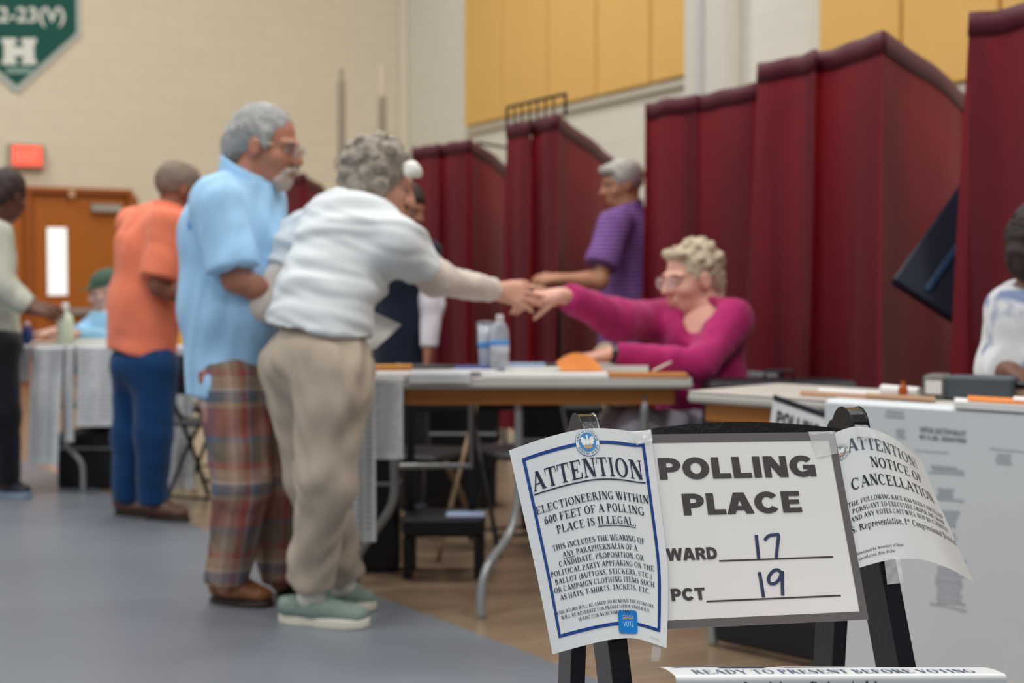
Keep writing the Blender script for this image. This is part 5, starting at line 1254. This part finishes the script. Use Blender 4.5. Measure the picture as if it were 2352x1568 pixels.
F.cap(J['shR'], P(537, 622, 4.53), .088, .084, .03, None, False, True); F.cap(J['shL'], P(632, 620, 4.98), .085, .08, .03, None, False, True)
F.plane(P(540, 908, 4.75), -UPV); F.sub(P(588, 935, 4.55), V3(.13, .25, .105), None, .01); F.plane(P(560, 402, 4.75), nrm(UPV+fr*.25))
garment('shirt', F, .0085, blue, body, .010, 4.8, 11, aniso=(1, 1, .55))
collar(P(568, 405, 4.75), fr, blue, body, .085, .55, .04)
Geo().grid(lambda a, b: P(449, 462, 4.56)*0 + P(436+24*a-(4*b), 463+62*b, 4.60-.02*a), 3, 3, .003).obj('yoke_vent', mat('vent_blue', (38, 118, 190), .7), body)
legs(J, plaid_mat(), body, (.112, .092, .068), (P(555, 880, 4.75), V3(.15, .16, .12), None), .0105, .009, 4.4, 21)
shoes(J, body, mat('brown_leather', (122, 76, 44), .5, gain=1.1, var=.15, vscale=20), mat('dark_sole', (52, 40, 32), .6, gain=1.0), [(482, 4.76, 618, 4.66), (634, 4.92, 760, 4.82)], .047, .095, .024)
hairm = mat('grey_hair', (148, 148, 146), .6, gain=1.12, var=.6, vscale=26, stretch=(1, 1, 2.5)); 
F = Field(); F.ell(T(0, -.022, .036), V3(.082, .100, .094)*1.1, ax, .02); F.ell(T(0, -.092, -.010), V3(.068, .046, .056)*1.1, ax, .03); F.ell(T(0, -.094, -.055), V3(.056, .034, .040)*1.1, ax, .03)
for s in (-1, 1): F.cap(T(s*.076, .020, .03), T(s*.072, .028, -.03), .016, .010, .02)
F.sub(T(0, .135, .0), V3(.12, .11, .088)*1.1, ax, .015); F.sub(T(0, .03, -.085), V3(.2, .085, .075)*1.1, ax, .02)
for s in (-1, 1): F.sub(T(s*.085, -.002, -.02), V3(.022, .022, .032)*1.1, ax, .01)
hair_obj('hair', F, .006, hairm, body, .003, 14, 5)
F = Field(); F.ell(T(0, .066, -.092), V3(.040, .036, .034)*1.1, ax, .02); F.cap(T(-.026, .092, -.060), T(0, .106, -.050), .008, .010, .012); F.cap(T(.026, .092, -.060), T(0, .106, -.050), .008, .010, .012)
for s in (-1, 1): F.cap(T(s*.03, .085, -.065), T(s*.032, .072, -.095), .009, .014, .02)
hair_obj('beard', F, .0045, mat('white_beard', (160, 144, 132), .7, var=.2, vscale=40), body, .002, 30, 6)
glasses(T, ax, mat('wire_rim', (120, 108, 96), .3, metal=.6), body); brows(T, hairm, body)
SKIN_A = sk

# ---- woman in white tee reaching across the table
fr = nrm(V3(.60, .75, -.30))
J = Jd(4.42, face=(.90, .24, -.32), front=tuple(fr), head=(876, 418, 4.66), neck=(838, 488, 4.60), chest=(790, 590, 4.52), waist=(738, 712, 4.44), pelvis=(734, 800, 4.42), shR=(912, 552, 4.44), shL=(692, 545, 4.72), elbR=(1000, 640, 4.60), wriR=(1138, 668, 4.83), elbL=(612, 700, 4.62), wriL=(735, 745, 4.78),
       hipR=(768, 850, 4.34), hipL=(686, 850, 4.50), kneeR=(752, 1100, 4.33), kneeL=(722, 1090, 4.52), ankR=(712, 1338, 4.43), ankL=(786, 1330, 4.64), toeR=(830, 1440, 4.37), toeL=(850, 1400, 4.62))
J['handR'] = dict(d=V3(.93, .22, -.16), n=V3(-.05, -.95, .3), curl=(.10, .16, .2, .26), thumb=(.55, .0), spread=.2, sc=1.02); J['handL'] = dict(d=V3(.8, .4, .1), n=V3(0, .3, .8))
sk = skin_mat('rosy_skin', (196, 146, 124))
body, T, ax = person('grey curled woman in white tee and khaki trousers reaching over the table', J, sk, .006, headsc=1.02, torso_r=(.15, .14, .15), depth=.75)
wt = cloth('white_blue_tee', (206, 211, 213), gain=1.16, var=.04); cream = cloth('cream_knit', (206, 194, 184), gain=1.15); khaki = cloth('khaki_twill', (168, 154, 138), gain=1.2, var=.05)
F = Field(); F.cap(J['chest'], J['waist'], .172, .158, .07, (fr, .80)); F.cap(J['waist'], P(732, 790, 4.42), .158, .178, .07, (fr, .85)); F.chain([J['shL'], J['neck']*.55+J['chest']*.45, J['shR']], [.078, .13, .078], .08); F.cap(J['neck'], J['chest'], .075, .15, .06)
F.cap(J['shR'], P(972, 618, 4.52), .080, .070, .04, None, False, True); F.cap(J['shL'], P(648, 622, 4.66), .078, .066, .04, None, False, True)
F.plane(P(734, 760, 4.42), nrm(V3(-.12, 0, -1))); F.plane(P(842, 470, 4.60), nrm(V3(.35, .3, .9)))
g_ = garment('tee_shirt', F, .0085, wt, body, .010, 4.6, 31, aniso=(.6, .6, 1.7))
for s, col_ in (('R', cream), ('L', cream)):
    F = Field(); a = J['sh'+s]; e = J['elb'+s]; w = J['wri'+s]; F.cap(a, e, .060, .056, .03); F.cap(e, w - (w-e)*.02, .056, .040, .03, None, False, True); garment('sleeve', F, .007, col_, body, .004, 9, 33)
legs(J, khaki, body, (.118, .090, .074), (P(732, 828, 4.43), V3(.165, .15, .14), None), .0105, .013, 4.6, 41)
sage = mat('sage_knit', (122, 140, 130), .8, gain=1.15, var=.08, vscale=60); soleW = mat('cream_sole', (208, 202, 186), .5)
shoes(J, body, sage, soleW, [(640, 4.47, 842, 4.375), (740, 4.72, 854, 4.60)], .047, .078, .034, mat('sage_lace', (96, 116, 106), .7))
for (u, v, D, z1) in ((712, 1380, 4.43, .19), (786, 1370, 4.64, .19)):
    c = V3((u-CU)/F_PX*D, D, .055); Geo().lathe(c, [(.040, 0), (.046, .03), (.044, .08), (.046, z1-.055)], 18).obj('sock', mat('white_sock', (206, 200, 192), .8), body, smooth=True)
rh = np.random.default_rng(4); ghair = mat('grey_curls', (142, 132, 120), .6, gain=1.12, var=.7, vscale=34)
F = Field(); F.ell(T(0, -.030, .030), V3(.100, .105, .104), ax, .03); F.ell(T(0, -.07, -.05), V3(.085, .055, .07), ax, .03)
for k in range(90):
    th = rh.uniform(0, 6.283); ph = rh.uniform(-.75, 1.35); d_ = V3(math.cos(th)*math.cos(ph), math.sin(th)*math.cos(ph), math.sin(ph))
    if d_[1] > .30 and d_[2] < .5: continue
    F.ell(T(.098*d_[0], -.030+.104*d_[1], .026+.105*d_[2]), np.full(3, rh.uniform(.016, .027)), None, .006)
for s in (-1, 1):
    for k in range(8): F.ell(T(s*rh.uniform(.065, .088), rh.uniform(-.07, .005), rh.uniform(-.10, .01)), np.full(3, rh.uniform(.016, .024)), None, .006)
F.sub(T(0, .115, -.03), V3(.12, .085, .085), ax, .01)
hair_obj('hair', F, .005, ghair, body, .005, 24, 8)
F = Field(); c = P(946, 392, 4.60)
for k in range(14): F.ell(c + rh.normal(size=3)*.010, np.full(3, .017), None, .008)
tag(garment('hair_pompom', F, .005, mat('white_fluff', (214, 212, 206), .9), body, .001, 30), 'white round hair ornament'); brows(T, ghair, body)
WOMAN = J
tag(Geo().grid(lambda a, b: P(*(np.array((822, 700))*(1-a)*(1-b) + np.array((922, 745))*a*(1-b) + np.array((862, 802))*a*b + np.array((770, 770))*(1-a)*b), 4.62+.02*a-.10*b+.012*math.sin(5*b)), 10, 10, .0006).obj('paper_sheet', paper, None), 'white sheet held at the hip of the woman in khaki', 'paper')

# ---- seated woman in magenta
fr = nrm(V3(-.75, -.62, 0)); D0 = 5.27
J = Jd(D0, face=(-.86, -.47, -.14), front=tuple(fr), head=(1588, 640), neck=(1618, 712), chest=(1608, 800), waist=(1612, 890), pelvis=(1625, 1000, 5.32), shR=(1525, 735, 5.40), shL=(1676, 738, 5.15), elbR=(1418, 735, 5.14), wriR=(1288, 677, 4.93), elbL=(1605, 838, 4.98), wriL=(1402, 812, 4.93),
       hipR=(1585, 1000, 5.38), hipL=(1660, 1000, 5.22), kneeR=(1420, 985, 5.05), kneeL=(1470, 990, 4.86), ankR=(1420, 1280, 5.10), ankL=(1480, 1310, 4.92), toeR=(1340, 1320, 5.02), toeL=(1400, 1345, 4.84))
J['handR'] = dict(d=V3(-.95, -.18, -.10), n=V3(.1, -.45, .88), curl=(.22, .26, .30, .36), thumb=(.35, .5), spread=.12, sc=1.0); J['handL'] = dict(d=V3(-1, -.12, -.16), n=V3(-.1, -.12, .98), curl=(.22, .24, .26, .3), thumb=(.5, .15))
sk = skin_mat('fair_skin', (206, 156, 138))
body, T, ax = person('short haired woman in glasses and magenta sweater seated behind the table', J, sk, .006, headsc=1.10, torso_r=(.15, .15, .16), depth=.82)
mag = cloth('magenta_knit', (150, 30, 88), gain=1.35, var=.10, vs=14)
F = Field(); F.cap(J['chest'], J['waist'], .165, .162, .06, (fr, .88)); F.cap(J['waist'], J['pelvis'], .162, .175, .06, (fr, .95)); F.chain([J['shR'], J['chest']*.6+J['neck']*.4, J['shL']], [.070, .115, .070], .07)
F.cap(J['shR'], J['elbR'], .078, .074, .05); F.cap(J['elbR'], J['wriR']-(J['wriR']-J['elbR'])*.10, .074, .050, .03, None, False, True)
F.cap(J['shL'], J['elbL'], .080, .060, .05); F.cap(J['elbL'], J['wriL']-(J['wriL']-J['elbL'])*.06, .060, .044, .03, None, False, True)
F.sub(P(1602, 712, 5.16), V3(.070, .085, .085), None, .012); F.sub(P(1590, 752, 5.08), V3(.036, .10, .055), None, .012)
garment('sweater', F, .0075, mag, body, .0055, 5, 51)
lil = cloth('lilac_grey_slacks', (150, 146, 158)); legs(J, lil, body, (.092, .078, .062), (P(1622, 1010, 5.30), V3(.17, .17, .11), None), .012, .006, 5, 52)
for s in 'RL':
    an = J['ank'+s]; tt = J['toe'+s]; d = nrm((tt-an)*V3(1, 1, 0)); hh = an*V3(1, 1, 0) - d*.05; F = Field(); shoe_mesh(F, hh+UPV*.006, hh+d*.24+UPV*.006, .042, .08, None); o = garment('shoe', F, .008, mat('dark_loafer', (46, 42, 44), .5), body, 0); sole_obj('sole', hh, hh+d*.24, .044, mat('dark_sole', (52, 40, 32), .6), o)
bl = mat('ash_blonde_hair', (180, 164, 140), .6, gain=1.1, var=.5, vscale=26)
F = Field(); F.ell(T(0, -.022, .034), V3(.081, .100, .094)*1.1, ax, .02); F.ell(T(0, -.078, -.03), V3(.062, .040, .056)*1.1, ax, .03); F.cap(T(-.045, .060, .088), T(.05, .056, .092), .014, .016, .03)
F.ell(T(0, -.075, -.085), V3(.05, .03, .035), ax, .03)
F.sub(T(0, .128, -.008), V3(.12, .085, .085)*1.1, ax, .015); F.sub(T(0, .045, -.09), V3(.2, .08, .075)*1.1, ax, .02)
for s in (-1, 1): F.sub(T(s*.087, -.004, -.02), V3(.024, .022, .034)*1.1, ax, .01)
for k in range(40):
    th = rh.uniform(0, 6.283); ph = rh.uniform(.0, 1.4); d_ = V3(math.cos(th)*math.cos(ph), math.sin(th)*math.cos(ph), math.sin(ph))
    if d_[1] > .3 and d_[2] < .6: continue
    F.ell(T(.082*d_[0], -.02+.100*d_[1], .036+.094*d_[2]), np.full(3, rh.uniform(.010, .016)), None, .012)
hair_obj('hair', F, .005, bl, body, .003, 22, 9); brows(T, mat('brow_brown', (150, 122, 98), .7), body)
glasses(T, ax, mat('clear_acetate_rim', (206, 180, 168), .3), body)
Geo().lathe(J['wriL']*.97+J['elbL']*.03, [(.030, -.010), (.034, -.006), (.034, .006), (.030, .010)], 16, (lambda d: (np.cross(d, UPV), np.cross(np.cross(d, UPV), d), d))(nrm(J['wriL']-J['elbL']))).obj('wristwatch', mat('dark_watch', (40, 34, 36), .3), body)
# the card that passes between the two hands
ca = P(1200, 672, 4.89); tag(Geo().box(ca, (.055, .038, .0015), (nrm(V3(.95, .1, -.05)), nrm(V3(-.05, .55, .8)), nrm(V3(.0, -.8, .55)))).obj('id_card', paper, None), 'small white card passing between the two reaching hands', 'card')

# ---- man in the orange polo
fr = nrm(V3(.75, .60, 0))
J = Jd(6.47, face=(.86, .46, -.16), front=tuple(fr), head=(416, 436, 6.5), neck=(392, 495), chest=(348, 575), waist=(330, 700), pelvis=(330, 815), shR=(392, 512, 6.32), shL=(308, 515, 6.62), elbR=(362, 655, 6.28), wriR=(448, 692, 6.36), elbL=(330, 660, 6.75), wriL=(430, 690, 6.7),
       hipR=(358, 840, 6.40), hipL=(308, 840, 6.54), kneeR=(352, 1000, 6.40), kneeL=(302, 1000, 6.54), ankR=(350, 1155, 6.44), ankL=(292, 1152, 6.56), toeR=(425, 1195, 6.42), toeL=(350, 1190, 6.52))
J['handR'] = dict(d=V3(1, .3, -.1), n=V3(0, -.7, .7)); J['handL'] = dict(d=V3(1, -.2, 0), n=V3(0, 0, 1))
body, T, ax = person('man in a salmon orange polo shirt and blue jeans standing with his back turned', J, skin_mat('brown_tan_skin', (132, 84, 66)), .007, headsc=1.05, torso_r=(.15, .145, .145), depth=.8)
orp = cloth('salmon_polo', (228, 122, 92), gain=1.2, var=.05)
F = Field(); F.cap(J['chest'], J['waist'], .168, .165, .06, (fr, .85)); F.cap(J['waist'], P(326, 830, 6.47), .165, .168, .06, (fr, .9)); F.cap(J['shR'], J['shL'], .082, .075, .07); F.cap(J['neck'], J['chest'], .085, .15, .06)
F.cap(J['shR'], P(364, 640, 6.27), .086, .082, .03, None, False, True); F.cap(J['shL'], P(325, 640, 6.75), .08, .08, .03, None, False, True)
F.plane(P(325, 812, 6.47), nrm(V3(-.18, 0, -1))); F.plane(P(395, 478, 6.47), nrm(UPV+V3(.3, 0, 0)))
garment('polo_shirt', F, .010, orp, body, .006, 4, 61); collar(P(392, 488, 6.47), fr, orp, body, .08, .3, .035)
legs(J, cloth('blue_denim', (14, 56, 100), gain=1.05, var=.25, vs=7), body, (.105, .085, .072), (P(330, 840, 6.47), V3(.15, .15, .11), None), .012, .006, 4, 62)
shoes(J, body, mat('brown_boot', (82, 56, 42), .5), mat('dark_sole', (52, 40, 32), .6), [(330, 6.48, 428, 6.38), (262, 6.60, 352, 6.50)], .046, .09, .024)
F = Field(); F.ell(T(0, -.018, .034), V3(.082, .102, .095)*1.05, ax, .02); F.sub(T(0, .12, -.02), V3(.12, .085, .085), ax, .015); F.sub(T(0, .02, -.09), V3(.2, .12, .075), ax, .02); F.sub(T(0, .03, .14), V3(.05, .09, .03), ax, .02)
for s in (-1, 1): F.sub(T(s*.085, -.002, -.02), V3(.022, .022, .032), ax, .01)
hair_obj('hair', F, .007, mat('grey_brown_hair', (112, 98, 86), .7, var=.4, vscale=20), body, .002, 20, 7)

# ---- person at the left edge in sage top
fr = nrm(V3(.9, .3, 0))
J = Jd(7.2, face=(.45, .85, -.3), front=tuple(fr), head=(18, 448), neck=(-8, 510), chest=(-28, 590), waist=(-24, 690), pelvis=(-12, 770), shR=(-12, 535, 7.05), shL=(-15, 530, 7.38), elbR=(6, 660, 7.0), wriR=(62, 708, 7.04), elbL=(10, 650, 7.42), wriL=(70, 700, 7.32),
       hipR=(0, 800, 7.12), hipL=(-8, 800, 7.28), kneeR=(12, 950, 7.10), kneeL=(2, 950, 7.30), ankR=(18, 1108, 7.14), ankL=(2, 1100, 7.3), toeR=(55, 1138, 7.1), toeL=(40, 1130, 7.26))
J['handR'] = dict(d=V3(1, .1, -.1), n=V3(0, -.7, .7)); J['handL'] = dict(d=V3(1, 0, 0), n=V3(0, 0, 1))
body, T, ax = person('dark haired person in a pale sage top and black trousers at the left edge', J, skin_mat('dark_brown_skin', (92, 58, 46)), .008, torso_r=(.13, .125, .135), depth=.8)
sg = cloth('pale_sage_jersey', (172, 176, 164))
F = Field(); F.cap(J['chest'], J['waist'], .142, .138, .06, (fr, .9)); F.cap(J['waist'], P(-14, 800, 7.2), .138, .150, .06, (fr, .95)); F.cap(J['shR'], J['shL'], .07, .07, .07); F.cap(J['neck'], J['chest'], .07, .13, .06)
for s in 'RL': F.cap(J['sh'+s], J['elb'+s], .072, .062, .03); F.cap(J['elb'+s], J['wri'+s], .062, .05, .03, None, False, True)
F.plane(P(-14, 768, 7.2), -UPV); F.plane(P(0, 500, 7.2), nrm(UPV+V3(.4, 0, 0)))
garment('top', F, .011, sg, body, .006, 4, 71)
legs(J, cloth('black_cloth', (24, 24, 30), gain=1.0), body, (.095, .078, .062), (P(-10, 790, 7.2), V3(.135, .14, .11), None), .013, .005, 4, 72)
shoes(J, body, mat('black_sneaker', (34, 36, 44), .4), mat('pale_blue_sole', (120, 140, 160), .5), [(-8, 7.2, 62, 7.10), (-22, 7.36, 42, 7.28)], .044, .08, .03)
F = Field(); F.ell(T(0, -.02, .036), V3(.088, .106, .098), ax, .02); F.ell(T(0, -.07, -.03), V3(.07, .05, .06), ax, .03); F.sub(T(0, .125, -.03), V3(.12, .085, .085), ax, .015); F.sub(T(0, .05, -.09), V3(.2, .08, .07), ax, .02)
hair_obj('hair', F, .008, mat('near_black_hair', (46, 32, 30), .6, var=.3, vscale=20), body, .004, 18, 7)

# ---- seated person in the green cap
fr = nrm(V3(-.85, -.5, 0))
J = Jd(8.05, face=(-.86, -.42, -.25), front=tuple(fr), head=(246, 668), neck=(258, 712), chest=(266, 765), waist=(268, 820), pelvis=(272, 885, 8.08), shR=(232, 738, 8.18), shL=(300, 742, 7.95), elbR=(180, 775, 7.95), wriR=(125, 762, 7.62), elbL=(262, 782, 7.72), wriL=(176, 768, 7.52),
       hipR=(250, 890, 8.15), hipL=(290, 890, 8.0), kneeR=(210, 880, 7.8), kneeL=(245, 880, 7.68), ankR=(205, 1030, 7.82), ankL=(240, 1035, 7.7), toeR=(190, 1075, 7.7), toeL=(220, 1080, 7.6))
J['handR'] = dict(d=V3(-1, -.3, -.1), n=V3(0, 0, 1)); J['handL'] = dict(d=V3(-1, -.2, -.1), n=V3(0, 0, 1))
body, T, ax = person('person in a green cap and light blue shirt seated at the far left table', J, skin_mat('pale_pink_skin', (190, 150, 134)), .008, headsc=.95, torso_r=(.14, .14, .15), depth=.85)
lb2 = cloth('sky_blue_cotton', (132, 178, 208))
F = Field(); F.cap(J['chest'], J['waist'], .155, .155, .06, (fr, .9)); F.cap(J['waist'], J['pelvis'], .155, .16, .06, (fr, .9)); F.cap(J['shR'], J['shL'], .07, .07, .07); F.cap(J['neck'], J['chest'], .07, .13, .06)
for s in 'RL': F.cap(J['sh'+s], J['elb'+s], .07, .058, .03); F.cap(J['elb'+s], J['wri'+s], .058, .045, .03, None, False, True)
F.plane(P(256, 708, 8.05), nrm(UPV+fr*.3)); garment('shirt', F, .011, lb2, body, .005, 5, 81)
legs(J, cloth('dark_slacks', (40, 40, 48), gain=1.0), body, (.09, .075, .06), (J['pelvis'], V3(.16, .16, .1), None), .014, .005, 4, 82)
F = Field(); F.ell(T(0, -.014, .050), V3(.082, .102, .080), ax, .02); F.plane(T(0, 0, .035), -ax[2]); F.cap(T(-.04, .085, .040), T(.04, .085, .040), .010, .010, .02); F.cap(T(-.03, .14, .034), T(.03, .14, .034), .008, .008, .06)
garment('cap', F, .006, mat('cap_green', (66, 92, 76), .8, 1.0), body, 0)
F = Field(); F.ell(T(0, -.03, .0), V3(.078, .085, .07), ax, .02); F.sub(T(0, .09, -.02), V3(.12, .09, .1), ax, .01); F.sub(T(0, 0, -.09), V3(.2, .2, .055), ax, .01); hair_obj('hair', F, .008, mat('grey_fringe', (150, 142, 136), .7), body, .003)

# ---- man in the purple striped polo
fr = nrm(V3(-.95, -.22, 0))
J = Jd(7.2, face=(-.93, -.26, -.16), front=tuple(fr), head=(1428, 424), neck=(1442, 478), chest=(1448, 560), waist=(1442, 690), pelvis=(1425, 805), shR=(1448, 508, 7.36), shL=(1412, 515, 7.04), elbR=(1390, 640, 7.40), wriR=(1300, 640, 7.2), elbL=(1378, 645, 6.95), wriL=(1294, 640, 6.97),
       hipR=(1425, 830, 7.28), hipL=(1405, 830, 7.13), kneeR=(1425, 980, 7.27), kneeL=(1400, 980, 7.10), ankR=(1435, 1105, 7.3), ankL=(1410, 1110, 7.14), toeR=(1380, 1140, 7.24), toeL=(1360, 1145, 7.06))
J['handR'] = dict(d=V3(-1, .0, .0), n=V3(0, 0, 1)); J['handL'] = dict(d=V3(-1, -.1, .05), n=V3(0, -.5, .8), curl=(.4, .45, .45, .5))
body, T, ax = person('grey haired man in a purple striped polo standing between two booths', J, skin_mat('olive_tan_skin', (168, 118, 90)), .007, torso_r=(.13, .13, .13), depth=.85)
pur = stripes_mat('purple_stripes', (92, 62, 118), (142, 104, 164), 14.5, 'Z', .62, gain=1.2, warp=1.2)
F = Field(); F.cap(J['chest'], J['waist'], .146, .140, .06, (fr, .95)); F.cap(J['waist'], P(1428, 812, 7.2), .140, .138, .06, (fr, .95)); F.cap(J['shR'], J['shL'], .078, .078, .07); F.cap(J['neck'], J['chest'], .08, .13, .06)
F.cap(J['shL'], P(1380, 612, 6.96), .084, .084, .03, None, False, True); F.cap(J['shR'], P(1400, 610, 7.4), .08, .078, .03, None, False, True)
F.plane(P(1425, 795, 7.2), -UPV); F.plane(P(1440, 468, 7.2), nrm(UPV+fr*.3)); garment('polo_shirt', F, .010, pur, body, .004, 4, 91); collar(P(1441, 478, 7.2), fr, pur, body, .076, .3, .03)
legs(J, cloth('beige_chinos', (164, 148, 122)), body, (.10, .085, .07), (P(1425, 825, 7.2), V3(.13, .14, .1), None), .013, .005, 4, 92)
shoes(J, body, mat('brown_boot', (82, 56, 42), .5), mat('dark_sole', (52, 40, 32), .6), [(1440, 7.32, 1360, 7.22), (1418, 7.16, 1335, 7.06)], .045, .09, .024)
F = Field(); F.ell(T(0, -.018, .036), V3(.084, .104, .097), ax, .02); F.cap(T(-.04, .075, .085), T(.04, .075, .085), .022, .022, .03); F.sub(T(0, .125, -.02), V3(.12, .085, .085), ax, .015); F.sub(T(0, .03, -.085), V3(.2, .09, .07), ax, .02)
for s in (-1, 1): F.sub(T(s*.085, -.002, -.02), V3(.022, .022, .032), ax, .01)
hair_obj('hair', F, .007, mat('silver_hair', (158, 154, 146), .6, var=.3, vscale=22), body, .004, 20, 7); brows(T, mat('brow_grey', (110, 100, 92), .7), body)

# ---- person in navy behind the reaching woman
fr = nrm(V3(.2, .95, 0))
J = Jd(6.45, face=(.75, -.55, -.25), front=tuple(fr), head=(930, 480), neck=(925, 545), chest=(922, 640), waist=(922, 740), pelvis=(922, 840), shR=(985, 580, 6.42), shL=(858, 580, 6.5), elbR=(992, 700, 6.36), wriR=(985, 800, 6.30), elbL=(852, 700, 6.52), wriL=(870, 790, 6.5),
       hipR=(945, 860, 6.42), hipL=(900, 860, 6.48), kneeR=(945, 1010, 6.40), kneeL=(900, 1010, 6.5), ankR=(945, 1155, 6.45), ankL=(902, 1155, 6.52), toeR=(975, 1190, 6.36), toeL=(895, 1190, 6.4))
J['handR'] = dict(d=V3(-.1, -.1, -1), n=V3(1, 0, 0)); J['handL'] = dict(d=V3(.1, -.1, -1), n=V3(-1, 0, 0))
body, T, ax = person('dark haired person in navy vest and pale sleeves behind the reaching woman', J, skin_mat('warm_brown_skin', (140, 92, 70)), .008, headsc=.95, torso_r=(.125, .12, .13), depth=.8)
F = Field(); F.cap(J['chest'], J['waist'], .132, .130, .06, (fr, .8)); F.cap(J['waist'], P(922, 900, 6.45), .130, .15, .06, (fr, .9)); F.cap(J['shR'], J['shL'], .062, .062, .06); F.cap(J['neck'], J['chest'], .065, .12, .06); F.plane(P(922, 890, 6.45), -UPV); F.plane(P(924, 535, 6.45), UPV)
garment('vest', F, .011, cloth('navy_cloth', (26, 32, 50), gain=1.0), body, .004, 4, 95)
for s in 'RL':
    F = Field(); F.cap(J['sh'+s], J['elb'+s], .058, .052, .03); F.cap(J['elb'+s], J['wri'+s], .052, .04, .03, None, False, True); garment('sleeve', F, .009, cloth('pale_lilac_shirt', (190, 184, 190)), body, .003, 6, 96)
legs(J, cloth('black_cloth', (24, 24, 30), gain=1.0), body, (.088, .075, .06), (P(922, 860, 6.45), V3(.14, .12, .1), None), .013, .005, 4, 97)
shoes(J, body, mat('black_sneaker', (34, 36, 44), .4), mat('dark_sole', (52, 40, 32), .6), [(935, 6.5, 985, 6.34), (905, 6.58, 890, 6.38)], .043, .08, .024)
F = Field(); F.ell(T(0, -.02, .036), V3(.088, .106, .098), ax, .02); F.ell(T(0, -.075, -.03), V3(.07, .045, .06), ax, .03); F.sub(T(0, .125, -.03), V3(.12, .085, .085), ax, .015); F.sub(T(0, .05, -.09), V3(.2, .08, .07), ax, .02)
hair_obj('hair', F, .008, mat('near_black_hair', (46, 32, 30), .6, var=.3, vscale=20), body, .004, 18, 7)

# ---- seated person in white floral shirt at the right edge
fr = nrm(V3(-.6, -.75, 0)); D0 = 4.04
J = Jd(D0, face=(.45, .8, -.1), front=tuple(fr), head=(2392, 575), neck=(2392, 655), chest=(2396, 760), waist=(2400, 860), pelvis=(2410, 990, 4.08), shR=(2325, 715, 4.18), shL=(2470, 715, 3.92), elbR=(2300, 850, 4.10), wriR=(2330, 858, 3.90), elbL=(2510, 850, 3.86), wriL=(2440, 862, 3.74),
       hipR=(2370, 1000, 4.13), hipL=(2440, 1000, 4.0), kneeR=(2300, 1010, 3.92), kneeL=(2370, 1020, 3.8), ankR=(2300, 1440, 3.96), ankL=(2380, 1450, 3.84), toeR=(2240, 1480, 3.9), toeL=(2310, 1500, 3.75))
J['handR'] = dict(d=V3(.2, -1, -.1), n=V3(0, 0, 1)); J['handL'] = dict(d=V3(-.4, -.9, -.1), n=V3(0, 0, 1))
body, T, ax = person('dark haired person in a white blue patterned shirt seated at the right edge', J, skin_mat('deep_brown_skin', (96, 62, 48)), .007, torso_r=(.145, .14, .15), depth=.8)
F = Field(); F.cap(J['chest'], J['waist'], .155, .152, .06, (fr, .85)); F.cap(J['waist'], J['pelvis'], .152, .165, .06, (fr, .9)); F.chain([J['shR'], J['neck']*.5+J['chest']*.5, J['shL']], [.066, .10, .066], .07)
for s in 'RL': F.cap(J['sh'+s], J['elb'+s], .072, .066, .03); F.cap(J['elb'+s], J['elb'+s]+(J['wri'+s]-J['elb'+s])*.5, .066, .058, .03, None, False, True)
F.plane(P(2392, 652, D0), nrm(UPV+fr*.2)); garment('shirt', F, .009, floral_mat(), body, .005, 5, 98)
legs(J, cloth('dark_slacks', (40, 40, 48), gain=1.0), body, (.09, .075, .06), (J['pelvis'], V3(.16, .16, .1), None), .014, .005, 4, 99)
F = Field(); F.ell(T(0, -.02, .036), V3(.094, .110, .104), ax, .02); F.ell(T(0, -.075, -.03), V3(.08, .055, .07), ax, .03); F.sub(T(0, .135, -.03), V3(.12, .085, .085), ax, .015); F.sub(T(0, .05, -.10), V3(.2, .08, .07), ax, .02)
hair_obj('hair', F, .007, mat('black_brown_hair', (38, 28, 26), .7, var=.4, vscale=40), body, .006, 18, 7)
put(ch0, 2418, 4.10, math.radians(141), 'black folding chair of the person in the white patterned shirt').scale = (.9, .9, .9)
